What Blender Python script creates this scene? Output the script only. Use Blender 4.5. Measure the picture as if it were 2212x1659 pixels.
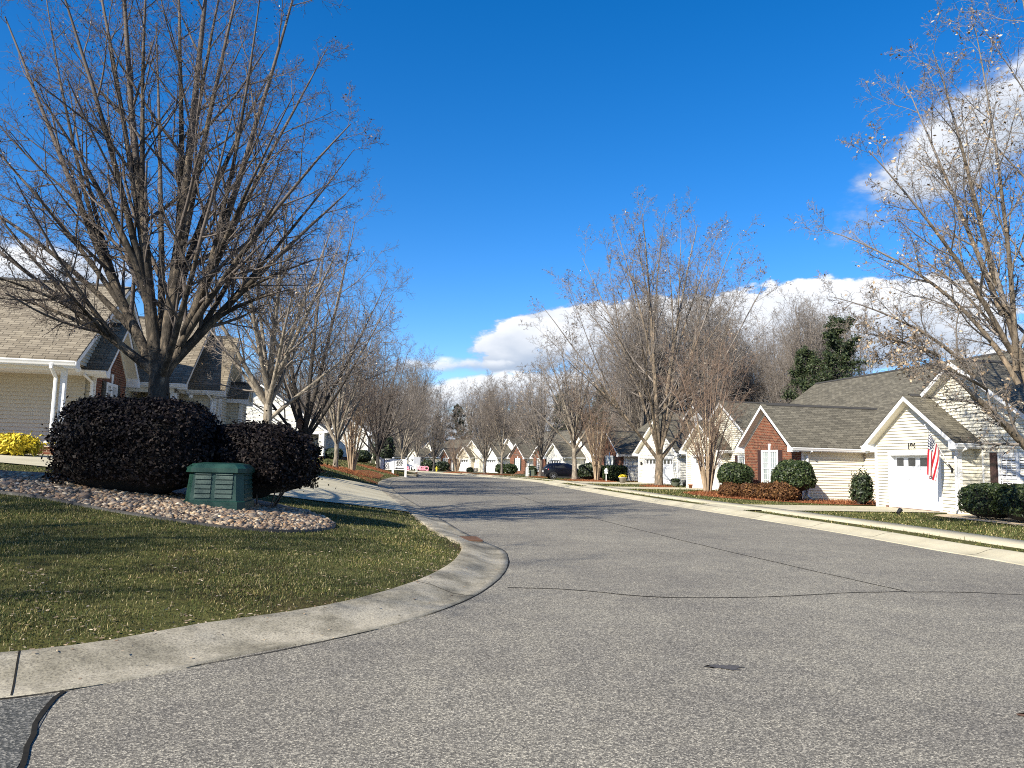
import bpy, bmesh, math, random
import numpy as np
from mathutils import Vector, Matrix

for _o in list(bpy.data.objects):
    bpy.data.objects.remove(_o)
scene = bpy.context.scene
COL = scene.collection

# ---------------------------------------------------------------- camera
PITCH, ROLL, CAM_H = math.radians(6.0), math.radians(1.4), 1.6
cd = bpy.data.cameras.new("camera")
cam = bpy.data.objects.new("camera", cd)
COL.objects.link(cam)
cd.sensor_width = 36.0
cd.lens = 36.0 * 1600.0 / 2212.0
cd.clip_start, cd.clip_end = 0.1, 3000.0
_f = Vector((0, math.cos(PITCH), math.sin(PITCH)))
_r0 = Vector((1, 0, 0))
_u0 = Vector((0, -math.sin(PITCH), math.cos(PITCH)))
_r = _r0 * math.cos(ROLL) + _u0 * math.sin(ROLL)
_u = -_r0 * math.sin(ROLL) + _u0 * math.cos(ROLL)
cam.matrix_world = Matrix(((_r.x, _u.x, -_f.x, 0), (_r.y, _u.y, -_f.y, 0), (_r.z, _u.z, -_f.z, CAM_H), (0, 0, 0, 1)))
scene.camera = cam

# ---------------------------------------------------------------- light, sky, exposure
SUN_AZ = math.radians(222.0)      # clockwise from +Y: sun stands behind the camera, to its left
SUN_EL = math.radians(35.0)
SUN = Vector((math.sin(SUN_AZ) * math.cos(SUN_EL), math.cos(SUN_AZ) * math.cos(SUN_EL), math.sin(SUN_EL)))
sl = bpy.data.lights.new("sun", 'SUN')
sl.energy, sl.angle, sl.color = 5.0, math.radians(0.5), (1.0, 0.925, 0.79)
so = bpy.data.objects.new("sun", sl)
COL.objects.link(so)
so.rotation_euler = SUN.to_track_quat('Z', 'Y').to_euler()
scene.view_settings.view_transform = 'Standard'
scene.view_settings.look = 'None'
scene.view_settings.gamma = 1.0
scene.view_settings.exposure = 1.0
scene.cycles.max_bounces = 6
scene.cycles.diffuse_bounces = 3
scene.cycles.glossy_bounces = 2
scene.cycles.transparent_max_bounces = 4
scene.cycles.use_denoising = False
scene.cycles.filter_width = 1.05

world = bpy.data.worlds.new("World")
scene.world = world
world.use_nodes = True
wn, wl = world.node_tree.nodes, world.node_tree.links
wn.clear()


def wnode(t, **kw):
    n = wn.new(t)
    for k, v in kw.items():
        setattr(n, k, v)
    return n


def wmath(op, a, b=None, c=None):
    n = wnode('ShaderNodeMath', operation=op)
    for i, v in enumerate((a, b, c)):
        if v is None:
            continue
        if isinstance(v, (int, float)):
            n.inputs[i].default_value = v
        else:
            wl.new(v, n.inputs[i])
    return n.outputs[0]


def wsmooth(v, lo, hi):
    n = wnode('ShaderNodeMapRange', interpolation_type='SMOOTHSTEP')
    wl.new(v, n.inputs[0])
    n.inputs[1].default_value, n.inputs[2].default_value = lo, hi
    return n.outputs[0]


sky = wnode('ShaderNodeTexSky', sky_type='NISHITA')
sky.sun_disc = False
sky.sun_elevation = SUN_EL
sky.sun_rotation = SUN_AZ
sky.altitude = 600
sky.air_density, sky.dust_density, sky.ozone_density = 1.0, 0.25, 3.0
hs = wnode('ShaderNodeHueSaturation')
hs.inputs['Saturation'].default_value = 1.36
hs.inputs['Value'].default_value = 1.0
tint = wnode('ShaderNodeMix', data_type='RGBA', blend_type='MULTIPLY')
tint.inputs[0].default_value = 1.0
tint.inputs[7].default_value = (0.98, 0.96, 1.04, 1)
wl.new(sky.outputs[0], tint.inputs[6])
wl.new(tint.outputs[2], hs.inputs['Color'])
tc = wnode('ShaderNodeTexCoord')
sep = wnode('ShaderNodeSeparateXYZ')
wl.new(tc.outputs['Generated'], sep.inputs[0])
az = wmath('ARCTAN2', sep.outputs[0], sep.outputs[1])
el = wmath('ARCSINE', sep.outputs[2])
comb = wnode('ShaderNodeCombineXYZ')
wl.new(az, comb.inputs[0])
wl.new(wmath('MULTIPLY', el, 1.9), comb.inputs[1])


def wnoise(scale, detail, rough, off):
    mp = wnode('ShaderNodeMapping')
    mp.inputs['Location'].default_value = (off, off * 0.7, 0)
    wl.new(comb.outputs[0], mp.inputs[0])
    n = wnode('ShaderNodeTexNoise')
    n.inputs['Scale'].default_value = scale
    n.inputs['Detail'].default_value = detail
    n.inputs['Roughness'].default_value = rough
    wl.new(mp.outputs[0], n.inputs['Vector'])
    return n.outputs[0]


n_big, n_fine, n_shade = wnoise(7.0, 8.0, 0.55, 3.1), wnoise(22.0, 7.0, 0.6, 8.2), wnoise(9.0, 5.0, 0.5, 1.7)
pert = wmath('ADD', wmath('MULTIPLY', wmath('SUBTRACT', n_big, 0.5), 2.6), wmath('MULTIPLY', wmath('SUBTRACT', n_fine, 0.5), 1.3))
# cloud banks: azimuth, elevation, half-widths (radians), tilt, edge softness
BANKS = [(0.60, 0.392, 0.20, 0.060, 0.46, 0.9, 1.0), (0.80, 0.46, 0.22, 0.10, 0.42, 0.7, 1.0), (0.33, 0.172, 0.32, 0.060, 0.0, 0.22, 0.8), (0.02, 0.158, 0.085, 0.034, 0.1, 0.45, 1.3),
         (-0.09, 0.128, 0.10, 0.012, 0.05, 1.3, 1.6), (-0.02, 0.092, 0.18, 0.026, 0.1, 0.9, 1.5), (-0.03, 0.045, 0.40, 0.032, 0.0, 0.8, 1.2),
         (0.60, 0.10, 0.16, 0.045, 0.0, 0.6, 1.0),
         (-0.58, 0.205, 0.12, 0.03, 0.1, 0.9, 1.2), (1.3, 0.25, 0.4, 0.1, 0.1, 0.8, 1.0), (-1.3, 0.3, 0.4, 0.12, 0.1, 0.9, 1.0), (2.6, 0.4, 0.5, 0.15, 0.1, 0.9, 1.0)]
mask = None
topl = None
for (ca, ce, ra, re, tilt, soft, amp) in BANKS:
    da = wmath('SUBTRACT', az, ca)
    de = wmath('SUBTRACT', el, ce)
    ct, st = math.cos(tilt), math.sin(tilt)
    xa = wmath('DIVIDE', wmath('ADD', wmath('MULTIPLY', da, ct), wmath('MULTIPLY', de, st)), ra)
    ya = wmath('DIVIDE', wmath('SUBTRACT', wmath('MULTIPLY', de, ct), wmath('MULTIPLY', da, st)), re)
    x4 = wmath('POWER', wmath('ABSOLUTE', xa), 3.0)
    y2 = wmath('POWER', wmath('ABSOLUTE', ya), 2.0)
    v = wmath('SUBTRACT', 1.0, wmath('ADD', x4, y2))
    v = wmath('ADD', v, wmath('MULTIPLY', pert, amp))
    m = wsmooth(v, 0.0, soft)
    lit = wmath('MULTIPLY', m, wmath('ADD', 0.55, wmath('MULTIPLY', ya, 0.45)))
    mask = m if mask is None else wmath('MAXIMUM', mask, m)
    topl = lit if topl is None else wmath('MAXIMUM', topl, lit)
shade = wmath('ADD', wmath('MULTIPLY', topl, 0.8), wmath('MULTIPLY', wmath('SUBTRACT', n_shade, 0.45), 1.1))
ccol = wnode('ShaderNodeMix', data_type='RGBA')
wl.new(wsmooth(shade, 0.1, 0.8), ccol.inputs[0])
ccol.inputs[6].default_value = (2.6, 3.1, 3.9, 1)
ccol.inputs[7].default_value = (5.6, 5.7, 5.9, 1)
mx = wnode('ShaderNodeMix', data_type='RGBA')
wl.new(wmath('MULTIPLY', mask, 0.97), mx.inputs[0])
wl.new(hs.outputs[0], mx.inputs[6])
wl.new(ccol.outputs[2], mx.inputs[7])
bg = wnode('ShaderNodeBackground')
bg.inputs['Strength'].default_value = 0.095
wl.new(mx.outputs[2], bg.inputs['Color'])
wo = wnode('ShaderNodeOutputWorld')
wl.new(bg.outputs[0], wo.inputs[0])


# ---------------------------------------------------------------- object helpers
def tag(o, label=None, cat=None, group=None, kind=None):
    if label: o['label'] = label
    if cat: o['category'] = cat
    if group: o['group'] = group
    if kind: o['kind'] = kind
    return o


def empty(name, loc=(0, 0, 0), rz=0.0):
    o = bpy.data.objects.new(name, None)
    o.empty_display_size = 0.3
    o.location = loc
    o.rotation_euler = (0, 0, rz)
    COL.objects.link(o)
    return o


def thing(name, label, cat, loc=(0, 0, 0), rz=0.0, group=None):
    return tag(empty(name, loc, rz), label, cat, group)


def link(name, me, parent=None):
    o = bpy.data.objects.new(name, me)
    COL.objects.link(o)
    if parent is not None:
        o.parent = parent
    return o


def copy_tree(o, parent=None):
    c = o.copy()
    COL.objects.link(c)
    if parent is not None:
        c.parent = parent
    for ch in list(o.children):
        copy_tree(ch, c)
    return c


def np_mesh(name, V, F, mats, mat_idx=None, smooth=True):
    """V (n,3), F (m,k) one polygon size, or list of such arrays"""
    Fs = F if isinstance(F, list) else [F]
    V = np.asarray(V, dtype=np.float32)
    me = bpy.data.meshes.new(name)
    me.vertices.add(len(V))
    me.vertices.foreach_set('co', V.ravel())
    tot = sum(f.size for f in Fs)
    npoly = sum(len(f) for f in Fs)
    me.loops.add(tot)
    me.loops.foreach_set('vertex_index', np.concatenate([f.ravel() for f in Fs]).astype(np.int32))
    me.polygons.add(npoly)
    lt = np.concatenate([np.full(len(f), f.shape[1], np.int32) for f in Fs])
    ls = np.concatenate([[0], np.cumsum(lt)[:-1]]).astype(np.int32)
    me.polygons.foreach_set('loop_start', ls)
    me.polygons.foreach_set('loop_total', lt)
    if smooth:
        me.polygons.foreach_set('use_smooth', np.ones(npoly, bool))
    for m in (mats if isinstance(mats, (list, tuple)) else [mats]):
        me.materials.append(m)
    if mat_idx is not None:
        me.polygons.foreach_set('material_index', np.asarray(mat_idx, np.int32))
    me.update(calc_edges=True)
    return me


class MB:
    """collects faces (with uv in metres) for one mesh object"""

    def __init__(s):
        s.v, s.f, s.uv = [], [], []

    def face(s, pts, uv=None):
        i = len(s.v)
        s.v.extend([tuple(p) for p in pts])
        s.f.append(tuple(range(i, i + len(pts))))
        if uv is None:
            p0 = Vector(pts[0]); a = (Vector(pts[1]) - p0)
            L = a.length or 1.0
            a = a / L
            n = a.cross(Vector(pts[-1]) - p0)
            b = n.cross(a).normalized() if n.length > 1e-9 else Vector((0, 0, 1))
            uv = [((Vector(p) - p0).dot(a), (Vector(p) - p0).dot(b)) for p in pts]
        s.uv.append(uv)

    def hexa(s, p):
        """8 points: bottom 0-3, top 4-7"""
        for q in ((3, 2, 1, 0), (4, 5, 6, 7), (0, 1, 5, 4), (1, 2, 6, 5), (2, 3, 7, 6), (3, 0, 4, 7)):
            s.face([p[k] for k in q])

    def box(s, x0, x1, y0, y1, z0, z1):
        s.hexa([(x0, y0, z0), (x1, y0, z0), (x1, y1, z0), (x0, y1, z0), (x0, y0, z1), (x1, y0, z1), (x1, y1, z1), (x0, y1, z1)])

    def tube(s, pts, r, n=8, cap=True, sy=1.0):
        pts = [Vector(p) for p in pts]
        rr = r if isinstance(r, (list, tuple)) else [r] * len(pts)
        rings = []
        for i, p in enumerate(pts):
            t = (pts[min(i + 1, len(pts) - 1)] - pts[max(i - 1, 0)]).normalized()
            ref = Vector((0, 0, 1)) if abs(t.z) < 0.9 else Vector((1, 0, 0))
            a = t.cross(ref).normalized()
            b = t.cross(a).normalized()
            rings.append([p + (a * math.cos(2 * math.pi * k / n) + b * sy * math.sin(2 * math.pi * k / n)) * rr[i] for k in range(n)])
        for i in range(len(pts) - 1):
            for k in range(n):
                s.face([rings[i][k], rings[i][(k + 1) % n], rings[i + 1][(k + 1) % n], rings[i + 1][k]])
        if cap:
            s.face(rings[0][::-1])
            s.face(rings[-1])

    def lathe(s, prof, c=(0, 0, 0), n=16):
        for (r0, z0), (r1, z1) in zip(prof[:-1], prof[1:]):
            for k in range(n):
                a0, a1 = 2 * math.pi * k / n, 2 * math.pi * (k + 1) / n
                q = [(c[0] + r0 * math.cos(a0), c[1] + r0 * math.sin(a0), c[2] + z0), (c[0] + r0 * math.cos(a1), c[1] + r0 * math.sin(a1), c[2] + z0),
                     (c[0] + r1 * math.cos(a1), c[1] + r1 * math.sin(a1), c[2] + z1), (c[0] + r1 * math.cos(a0), c[1] + r1 * math.sin(a0), c[2] + z1)]
                if r0 < 1e-5: q = [q[0], q[2], q[3]]
                elif r1 < 1e-5: q = q[:3]
                s.face(q)

    def build(s, name, mat, parent=None, smooth=False, weld=False):
        if not s.f:
            return None
        me = bpy.data.meshes.new(name)
        me.from_pydata(s.v, [], s.f)
        ul = me.uv_layers.new(name='uv')
        flat = [c for u in s.uv for p in u for c in p]
        ul.data.foreach_set('uv', flat)
        me.materials.append(mat)
        if weld or smooth:
            bm = bmesh.new(); bm.from_mesh(me)
            bmesh.ops.remove_doubles(bm, verts=bm.verts, dist=1e-4)
            bmesh.ops.recalc_face_normals(bm, faces=bm.faces)
            bm.to_mesh(me); bm.free()
        if smooth:
            me.polygons.foreach_set('use_smooth', [True] * len(me.polygons))
        me.update()
        return link(name, me, parent)


# ---------------------------------------------------------------- materials
class NT:
    def __init__(s, name):
        s.m = bpy.data.materials.new(name)
        s.m.use_nodes = True
        s.n, s.l = s.m.node_tree.nodes, s.m.node_tree.links
        s.p = s.n['Principled BSDF']

    def node(s, t, **kw):
        n = s.n.new(t)
        for k, v in kw.items():
            setattr(n, k, v)
        return n

    def sock(s, n, i, v):
        if isinstance(v, bpy.types.NodeSocket):
            s.l.new(v, n.inputs[i])
        else:
            n.inputs[i].default_value = v

    def math(s, op, a, b=None, c=None):
        n = s.node('ShaderNodeMath', operation=op)
        for i, v in enumerate((a, b, c)):
            if v is not None:
                s.sock(n, i, v)
        return n.outputs[0]

    def coord(s, which='Object', scale=(1, 1, 1)):
        t = s.node('ShaderNodeTexCoord')
        mp = s.node('ShaderNodeMapping')
        mp.inputs['Scale'].default_value = scale
        s.l.new(t.outputs[which], mp.inputs[0])
        return mp.outputs[0]

    def pos(s):
        return s.node('ShaderNodeNewGeometry').outputs['Position']

    def noise(s, vec, scale, detail=4, rough=0.55):
        n = s.node('ShaderNodeTexNoise')
        n.inputs['Scale'].default_value = scale
        n.inputs['Detail'].default_value = detail
        n.inputs['Roughness'].default_value = rough
        s.l.new(vec, n.inputs['Vector'])
        return n.outputs[0]

    def voro(s, vec, scale, out='Color', feature='F1'):
        n = s.node('ShaderNodeTexVoronoi', feature=feature)
        n.inputs['Scale'].default_value = scale
        s.l.new(vec, n.inputs['Vector'])
        return n.outputs[out]

    def ramp(s, v, stops):
        n = s.node('ShaderNodeValToRGB')
        e = n.color_ramp.elements
        while len(e) < len(stops):
            e.new(0.5)
        for el_, (p, c) in zip(e, stops):
            el_.position = p
            el_.color = (*c, 1)
        s.l.new(v, n.inputs[0])
        return n.outputs[0]

    def mix(s, f, a, b, mode='MIX'):
        n = s.node('ShaderNodeMix', data_type='RGBA', blend_type=mode)
        s.sock(n, 0, f)
        for i, c in ((6, a), (7, b)):
            s.sock(n, i, c if isinstance(c, bpy.types.NodeSocket) else (*c, 1))
        return n.outputs[2]

    def out(s, color, rough=0.8, bump=None, strength=0.3, dist=0.01, spec=None):
        s.sock(s.p, 'Base Color', color if isinstance(color, bpy.types.NodeSocket) else (*color, 1))
        s.sock(s.p, 'Roughness', rough)
        if spec is not None:
            s.p.inputs['Specular IOR Level'].default_value = spec
        if bump is not None:
            b = s.node('ShaderNodeBump')
            b.inputs['Strength'].default_value = strength
            b.inputs['Distance'].default_value = dist
            s.l.new(bump, b.inputs['Height'])
            s.l.new(b.outputs[0], s.p.inputs['Normal'])
        return s.m


def simple(name, col, rough=0.6, vary=0.12, scale=3.0, spec=None, metal=0.0):
    t = NT(name)
    v = t.noise(t.coord(), scale, 5)
    c = t.mix(v, tuple(x * (1 - vary) for x in col), tuple(min(1, x * (1 + vary)) for x in col))
    m = t.out(c, rough, spec=spec)
    t.p.inputs['Metallic'].default_value = metal
    return m


M = {}


def make_materials():
    t = NT('asphalt')
    p = t.pos()
    agg = t.node('ShaderNodeSeparateColor'); t.l.new(t.voro(p, 95.0), agg.inputs[0])
    agg2 = t.node('ShaderNodeSeparateColor'); t.l.new(t.voro(p, 210.0), agg2.inputs[0])
    g = t.math('ADD', t.math('MULTIPLY', agg.outputs[0], 0.6), t.math('MULTIPLY', agg2.outputs[0], 0.4))
    c = t.ramp(g, [(0.0, (0.045, 0.043, 0.039)), (0.4, (0.122, 0.115, 0.098)), (0.66, (0.225, 0.211, 0.175)), (1.0, (0.62, 0.575, 0.46))])
    big = t.noise(p, 0.35, 6, 0.6)
    c = t.mix(1.0, c, t.ramp(big, [(0.3, (0.80, 0.79, 0.80)), (0.7, (1.16, 1.15, 1.12))]), 'MULTIPLY')
    mid = t.noise(p, 2.2, 5, 0.65)
    c = t.mix(1.0, c, t.ramp(mid, [(0.25, (0.82, 0.82, 0.84)), (0.75, (1.12, 1.11, 1.08))]), 'MULTIPLY')
    M['asphalt'] = t.out(c, 0.9, t.math('ADD', t.voro(p, 95.0, 'Distance'), t.math('MULTIPLY', g, 0.5)), 0.35, 0.006, spec=0.2)

    t = NT('old_asphalt')
    p = t.pos()
    agg = t.node('ShaderNodeSeparateColor'); t.l.new(t.voro(p, 80.0), agg.inputs[0])
    c = t.ramp(agg.outputs[0], [(0.0, (0.03, 0.032, 0.03)), (0.6, (0.075, 0.076, 0.072)), (1.0, (0.24, 0.23, 0.2))])
    M['old_asphalt'] = t.out(c, 0.9, t.voro(p, 80.0, 'Distance'), 0.5, 0.006, spec=0.2)

    t = NT('crack'); M['crack'] = t.out(t.mix(t.noise(t.pos(), 25, 4), (0.005, 0.005, 0.005), (0.028, 0.026, 0.022)), 0.95, spec=0.1)
    t = NT('oil_stain'); M['oil_stain'] = t.out(t.mix(t.noise(t.pos(), 60, 4), (0.012, 0.011, 0.01), (0.11, 0.1, 0.09)), 0.7)

    t = NT('concrete')
    p = t.pos()
    c = t.ramp(t.noise(p, 1.3, 8, 0.7), [(0.32, (0.10, 0.09, 0.068)), (0.45, (0.22, 0.20, 0.152)), (0.57, (0.33, 0.30, 0.235)), (0.72, (0.42, 0.38, 0.29))])
    fine = t.ramp(t.noise(p, 55, 3, 0.7), [(0.32, (0.45, 0.44, 0.42)), (0.5, (0.95, 0.95, 0.95)), (0.72, (1.3, 1.28, 1.2))])
    c = t.mix(1.0, c, fine, 'MULTIPLY')
    M['concrete'] = t.out(c, 0.9, t.noise(p, 70, 4, 0.7), 0.35, 0.006, spec=0.2)

    t = NT('pale_concrete')
    p = t.pos()
    c = t.ramp(t.noise(p, 0.8, 7, 0.65), [(0.3, (0.36, 0.325, 0.235)), (0.7, (0.52, 0.475, 0.35))])
    c = t.mix(1.0, c, t.ramp(t.noise(p, 45, 3, 0.7), [(0.3, (0.82, 0.82, 0.8)), (0.7, (1.08, 1.08, 1.06))]), 'MULTIPLY')
    M['pale_concrete'] = t.out(c, 0.9, t.noise(p, 60, 3), 0.2, 0.004, spec=0.2)

    t = NT('lawn_soil')
    p = t.pos()
    c = t.ramp(t.noise(p, 0.6, 7, 0.65), [(0.3, (0.075, 0.052, 0.027)), (0.5, (0.07, 0.07, 0.022)), (0.72, (0.125, 0.115, 0.045))])
    c = t.mix(1.0, c, t.ramp(t.noise(p, 18, 4, 0.7), [(0.3, (0.5, 0.5, 0.5)), (0.7, (1.3, 1.3, 1.2))]), 'MULTIPLY')
    M['lawn_soil'] = t.out(c, 0.95, t.noise(p, 30, 5), 0.6, 0.03, spec=0.1)

    t = NT('grass_blade')
    rnd = t.node('ShaderNodeNewGeometry').outputs['Random Per Island']
    p = t.pos()
    c = t.ramp(rnd, [(0.0, (0.028, 0.046, 0.012)), (0.45, (0.060, 0.078, 0.021)), (0.74, (0.115, 0.115, 0.042)), (0.9, (0.21, 0.18, 0.09)), (1.0, (0.42, 0.36, 0.22))])
    c = t.mix(1.0, c, t.ramp(t.noise(p, 0.8, 6, 0.65), [(0.3, (0.55, 0.62, 0.6)), (0.5, (1.05, 1.03, 0.95)), (0.72, (1.75, 1.55, 1.2))]), 'MULTIPLY')
    M['grass_blade'] = t.out(c, 0.7, spec=0.2)

    t = NT('pine_straw')
    p = t.pos()
    c = t.ramp(t.noise(p, 30, 6, 0.75), [(0.3, (0.10, 0.032, 0.014)), (0.55, (0.25, 0.088, 0.035)), (0.75, (0.40, 0.17, 0.075))])
    M['pine_straw'] = t.out(c, 0.95, t.noise(p, 45, 5, 0.7), 0.9, 0.04, spec=0.1)

    t = NT('straw_needle')
    rnd = t.node('ShaderNodeNewGeometry').outputs['Random Per Island']
    M['straw_needle'] = t.out(t.ramp(rnd, [(0.0, (0.12, 0.04, 0.018)), (0.6, (0.28, 0.105, 0.042)), (1.0, (0.45, 0.22, 0.10))]), 0.85, spec=0.2)

    t = NT('pebble')
    rnd = t.node('ShaderNodeNewGeometry').outputs['Random Per Island']
    c = t.ramp(rnd, [(0.0, (0.075, 0.06, 0.048)), (0.2, (0.20, 0.125, 0.075)), (0.4, (0.27, 0.22, 0.165)), (0.55, (0.36, 0.225, 0.115)), (0.7, (0.16, 0.138, 0.12)), (0.85, (0.43, 0.31, 0.18)), (1.0, (0.56, 0.48, 0.36))])
    c = t.mix(1.0, c, t.ramp(t.noise(t.pos(), 90, 3), [(0.3, (0.78, 0.78, 0.78)), (0.7, (1.15, 1.15, 1.15))]), 'MULTIPLY')
    M['pebble'] = t.out(c, 0.6, spec=0.35)
    M['bed_soil'] = simple('bed_soil', (0.10, 0.08, 0.062), 0.95, 0.4, 20)
    M['edging'] = simple('edging', (0.03, 0.027, 0.023), 0.6, 0.4, 6)

    def siding(name, col):
        t = NT(name)
        p = t.coord()
        c = t.mix(t.noise(p, 0.7, 5), tuple(x * 0.93 for x in col), tuple(min(x * 1.04, 0.9) for x in col))
        c = t.mix(1.0, c, t.ramp(t.noise(t.coord('Object', (1.0, 1.0, 9.0)), 4.0, 3), [(0.3, (0.95, 0.95, 0.94)), (0.7, (1.03, 1.03, 1.03))]), 'MULTIPLY')
        M[name] = t.out(c, 0.5, t.noise(t.coord('Object', (2, 2, 40)), 4, 3), 0.06, 0.004, spec=0.3)
    siding('cream_siding', (0.66, 0.625, 0.515))
    siding('white_siding', (0.70, 0.685, 0.62))
    siding('tan_siding', (0.58, 0.53, 0.42))
    siding('beige_siding', (0.64, 0.58, 0.45))
    M['white_trim'] = simple('white_trim', (0.76, 0.765, 0.76), 0.45, 0.03, 2, 0.35)
    M['door_white'] = simple('door_white', (0.70, 0.715, 0.73), 0.4, 0.02, 1.5, 0.4)
    M['soffit'] = simple('soffit', (0.70, 0.66, 0.56), 0.6, 0.04, 2)
    M['dark_shutter'] = simple('dark_shutter', (0.045, 0.022, 0.020), 0.45, 0.1, 4)
    M['black_shutter'] = simple('black_shutter', (0.016, 0.02, 0.019), 0.45, 0.1, 4)

    t = NT('brick')
    uvn = t.coord('UV')
    br = t.node('ShaderNodeTexBrick')
    t.l.new(uvn, br.inputs['Vector'])
    br.inputs['Color1'].default_value = (0.085, 0.03, 0.02, 1)
    br.inputs['Color2'].default_value = (0.23, 0.075, 0.04, 1)
    br.inputs['Mortar'].default_value = (0.27, 0.20, 0.14, 1)
    br.inputs['Scale'].default_value = 1.0
    br.inputs['Mortar Size'].default_value = 0.009
    br.inputs['Brick Width'].default_value = 0.215
    br.inputs['Row Height'].default_value = 0.082
    br.inputs['Bias'].default_value = -0.1
    br.offset = 0.5
    c = t.mix(1.0, br.outputs[0], t.ramp(t.noise(uvn, 6.0, 4), [(0.3, (0.7, 0.68, 0.68)), (0.7, (1.2, 1.18, 1.15))]), 'MULTIPLY')
    inv = t.math('SUBTRACT', 1.0, br.outputs['Fac'])
    M['brick'] = t.out(c, 0.9, inv, 0.5, 0.012, spec=0.2)

    def shingle(name, c1, c2):
        t = NT(name)
        uvn = t.coord('UV')
        br = t.node('ShaderNodeTexBrick')
        t.l.new(uvn, br.inputs['Vector'])
        br.inputs['Color1'].default_value = (*c1, 1)
        br.inputs['Color2'].default_value = (*c2, 1)
        br.inputs['Mortar'].default_value = (c1[0] * 0.38, c1[1] * 0.38, c1[2] * 0.38, 1)
        br.inputs['Scale'].default_value = 1.0
        br.inputs['Mortar Size'].default_value = 0.011
        br.inputs['Mortar Smooth'].default_value = 0.4
        br.inputs['Brick Width'].default_value = 0.34
        br.inputs['Row Height'].default_value = 0.145
        br.offset = 0.37
        c = t.mix(1.0, br.outputs[0], t.ramp(t.noise(uvn, 55.0, 4, 0.7), [(0.3, (0.7, 0.7, 0.7)), (0.7, (1.25, 1.24, 1.2))]), 'MULTIPLY')
        c = t.mix(1.0, c, t.ramp(t.noise(uvn, 1.1, 5), [(0.3, (0.86, 0.86, 0.86)), (0.7, (1.1, 1.1, 1.08))]), 'MULTIPLY')
        M[name] = t.out(c, 0.9, t.math('SUBTRACT', 1.0, br.outputs['Fac']), 0.6, 0.015, spec=0.2)
    shingle('tan_shingle', (0.165, 0.140, 0.105), (0.27, 0.235, 0.18))
    shingle('grey_shingle', (0.088, 0.081, 0.064), (0.158, 0.145, 0.115))
    shingle('dark_shingle', (0.028, 0.029, 0.032), (0.06, 0.061, 0.066))
    M['ridge_cap'] = simple('ridge_cap', (0.035, 0.033, 0.03), 0.9, 0.3, 8)

    t = NT('window_pane')
    c = t.ramp(t.noise(t.coord('Object', (9, 9, 0.6)), 2.0, 3), [(0.35, (0.16, 0.21, 0.21)), (0.65, (0.42, 0.47, 0.46))])
    M['window_pane'] = t.out(c, 0.12, spec=0.6)
    t = NT('dark_pane')
    M['dark_pane'] = t.out(t.mix(t.noise(t.coord(), 2, 3), (0.008, 0.009, 0.011), (0.03, 0.033, 0.036)), 0.06, spec=0.6)
    t = NT('curtain_pane')
    c = t.ramp(t.noise(t.coord('Object', (14, 14, 0.3)), 2.0, 2), [(0.35, (0.10, 0.105, 0.10)), (0.65, (0.30, 0.30, 0.28))])
    M['curtain_pane'] = t.out(c, 0.2, spec=0.5)

    def bark(name, a, b, c3, sc=7.0):
        t = NT(name)
        v = t.coord('Object', (1, 1, 0.35))
        n1 = t.noise(v, sc, 6, 0.7)
        c = t.ramp(n1, [(0.30, a), (0.52, b), (0.70, c3)])
        M[name] = t.out(c, 0.9, t.noise(t.coord('Object', (1, 1, 0.25)), sc * 3, 5, 0.7), 0.9, 0.03, spec=0.15)
    bark('lacebark', (0.045, 0.036, 0.028), (0.15, 0.122, 0.09), (0.36, 0.27, 0.185), 6.0)
    bark('mottled_bark', (0.020, 0.017, 0.014), (0.062, 0.053, 0.043), (0.24, 0.19, 0.135), 6.0)
    bark('grey_bark', (0.05, 0.043, 0.036), (0.15, 0.13, 0.108), (0.28, 0.25, 0.21), 6.0)
    bark('dark_bark', (0.022, 0.02, 0.018), (0.055, 0.048, 0.042), (0.10, 0.09, 0.078), 6.0)
    bark('pale_bark', (0.07, 0.06, 0.048), (0.22, 0.19, 0.15), (0.44, 0.385, 0.30), 7.0)
    bark('myrtle_bark', (0.16, 0.12, 0.08), (0.33, 0.25, 0.17), (0.45, 0.36, 0.25), 3.0)
    M['twig'] = simple('twig', (0.15, 0.127, 0.108), 0.9, 0.4, 1.5, 0.15)
    M['twig_dark'] = simple('twig_dark', (0.115, 0.097, 0.085), 0.9, 0.4, 1.5, 0.15)
    M['twig_pale'] = simple('twig_pale', (0.195, 0.17, 0.147), 0.9, 0.35, 1.5, 0.15)
    M['twig_brown'] = simple('twig_brown', (0.19, 0.135, 0.10), 0.9, 0.35, 1.5, 0.15)
    t = NT('dry_leaf')
    rnd = t.node('ShaderNodeNewGeometry').outputs['Random Per Island']
    M['dry_leaf'] = t.out(t.ramp(rnd, [(0, (0.13, 0.085, 0.05)), (0.6, (0.30, 0.22, 0.14)), (1, (0.50, 0.41, 0.29))]), 0.7)
    t = NT('seed_brown')
    rnd = t.node('ShaderNodeNewGeometry').outputs['Random Per Island']
    M['seed_brown'] = t.out(t.ramp(rnd, [(0, (0.05, 0.035, 0.025)), (0.85, (0.15, 0.105, 0.075)), (1, (0.42, 0.36, 0.28))]), 0.7)

    def leaf(name, stops, rough=0.5, spec=0.4):
        t = NT(name)
        rnd = t.node('ShaderNodeNewGeometry').outputs['Random Per Island']
        M[name] = t.out(t.ramp(rnd, stops), rough, spec=spec)
    leaf('hedge_leaf', [(0, (0.004, 0.0028, 0.0028)), (0.75, (0.009, 0.006, 0.006)), (1, (0.04, 0.03, 0.026))], 0.6, 0.15)
    leaf('boxwood_leaf', [(0, (0.009, 0.018, 0.006)), (0.65, (0.022, 0.038, 0.011)), (1, (0.075, 0.095, 0.03))], 0.5, 0.3)
    leaf('dark_green_leaf', [(0, (0.008, 0.016, 0.007)), (0.6, (0.02, 0.034, 0.013)), (1, (0.055, 0.07, 0.025))], 0.5)
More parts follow.
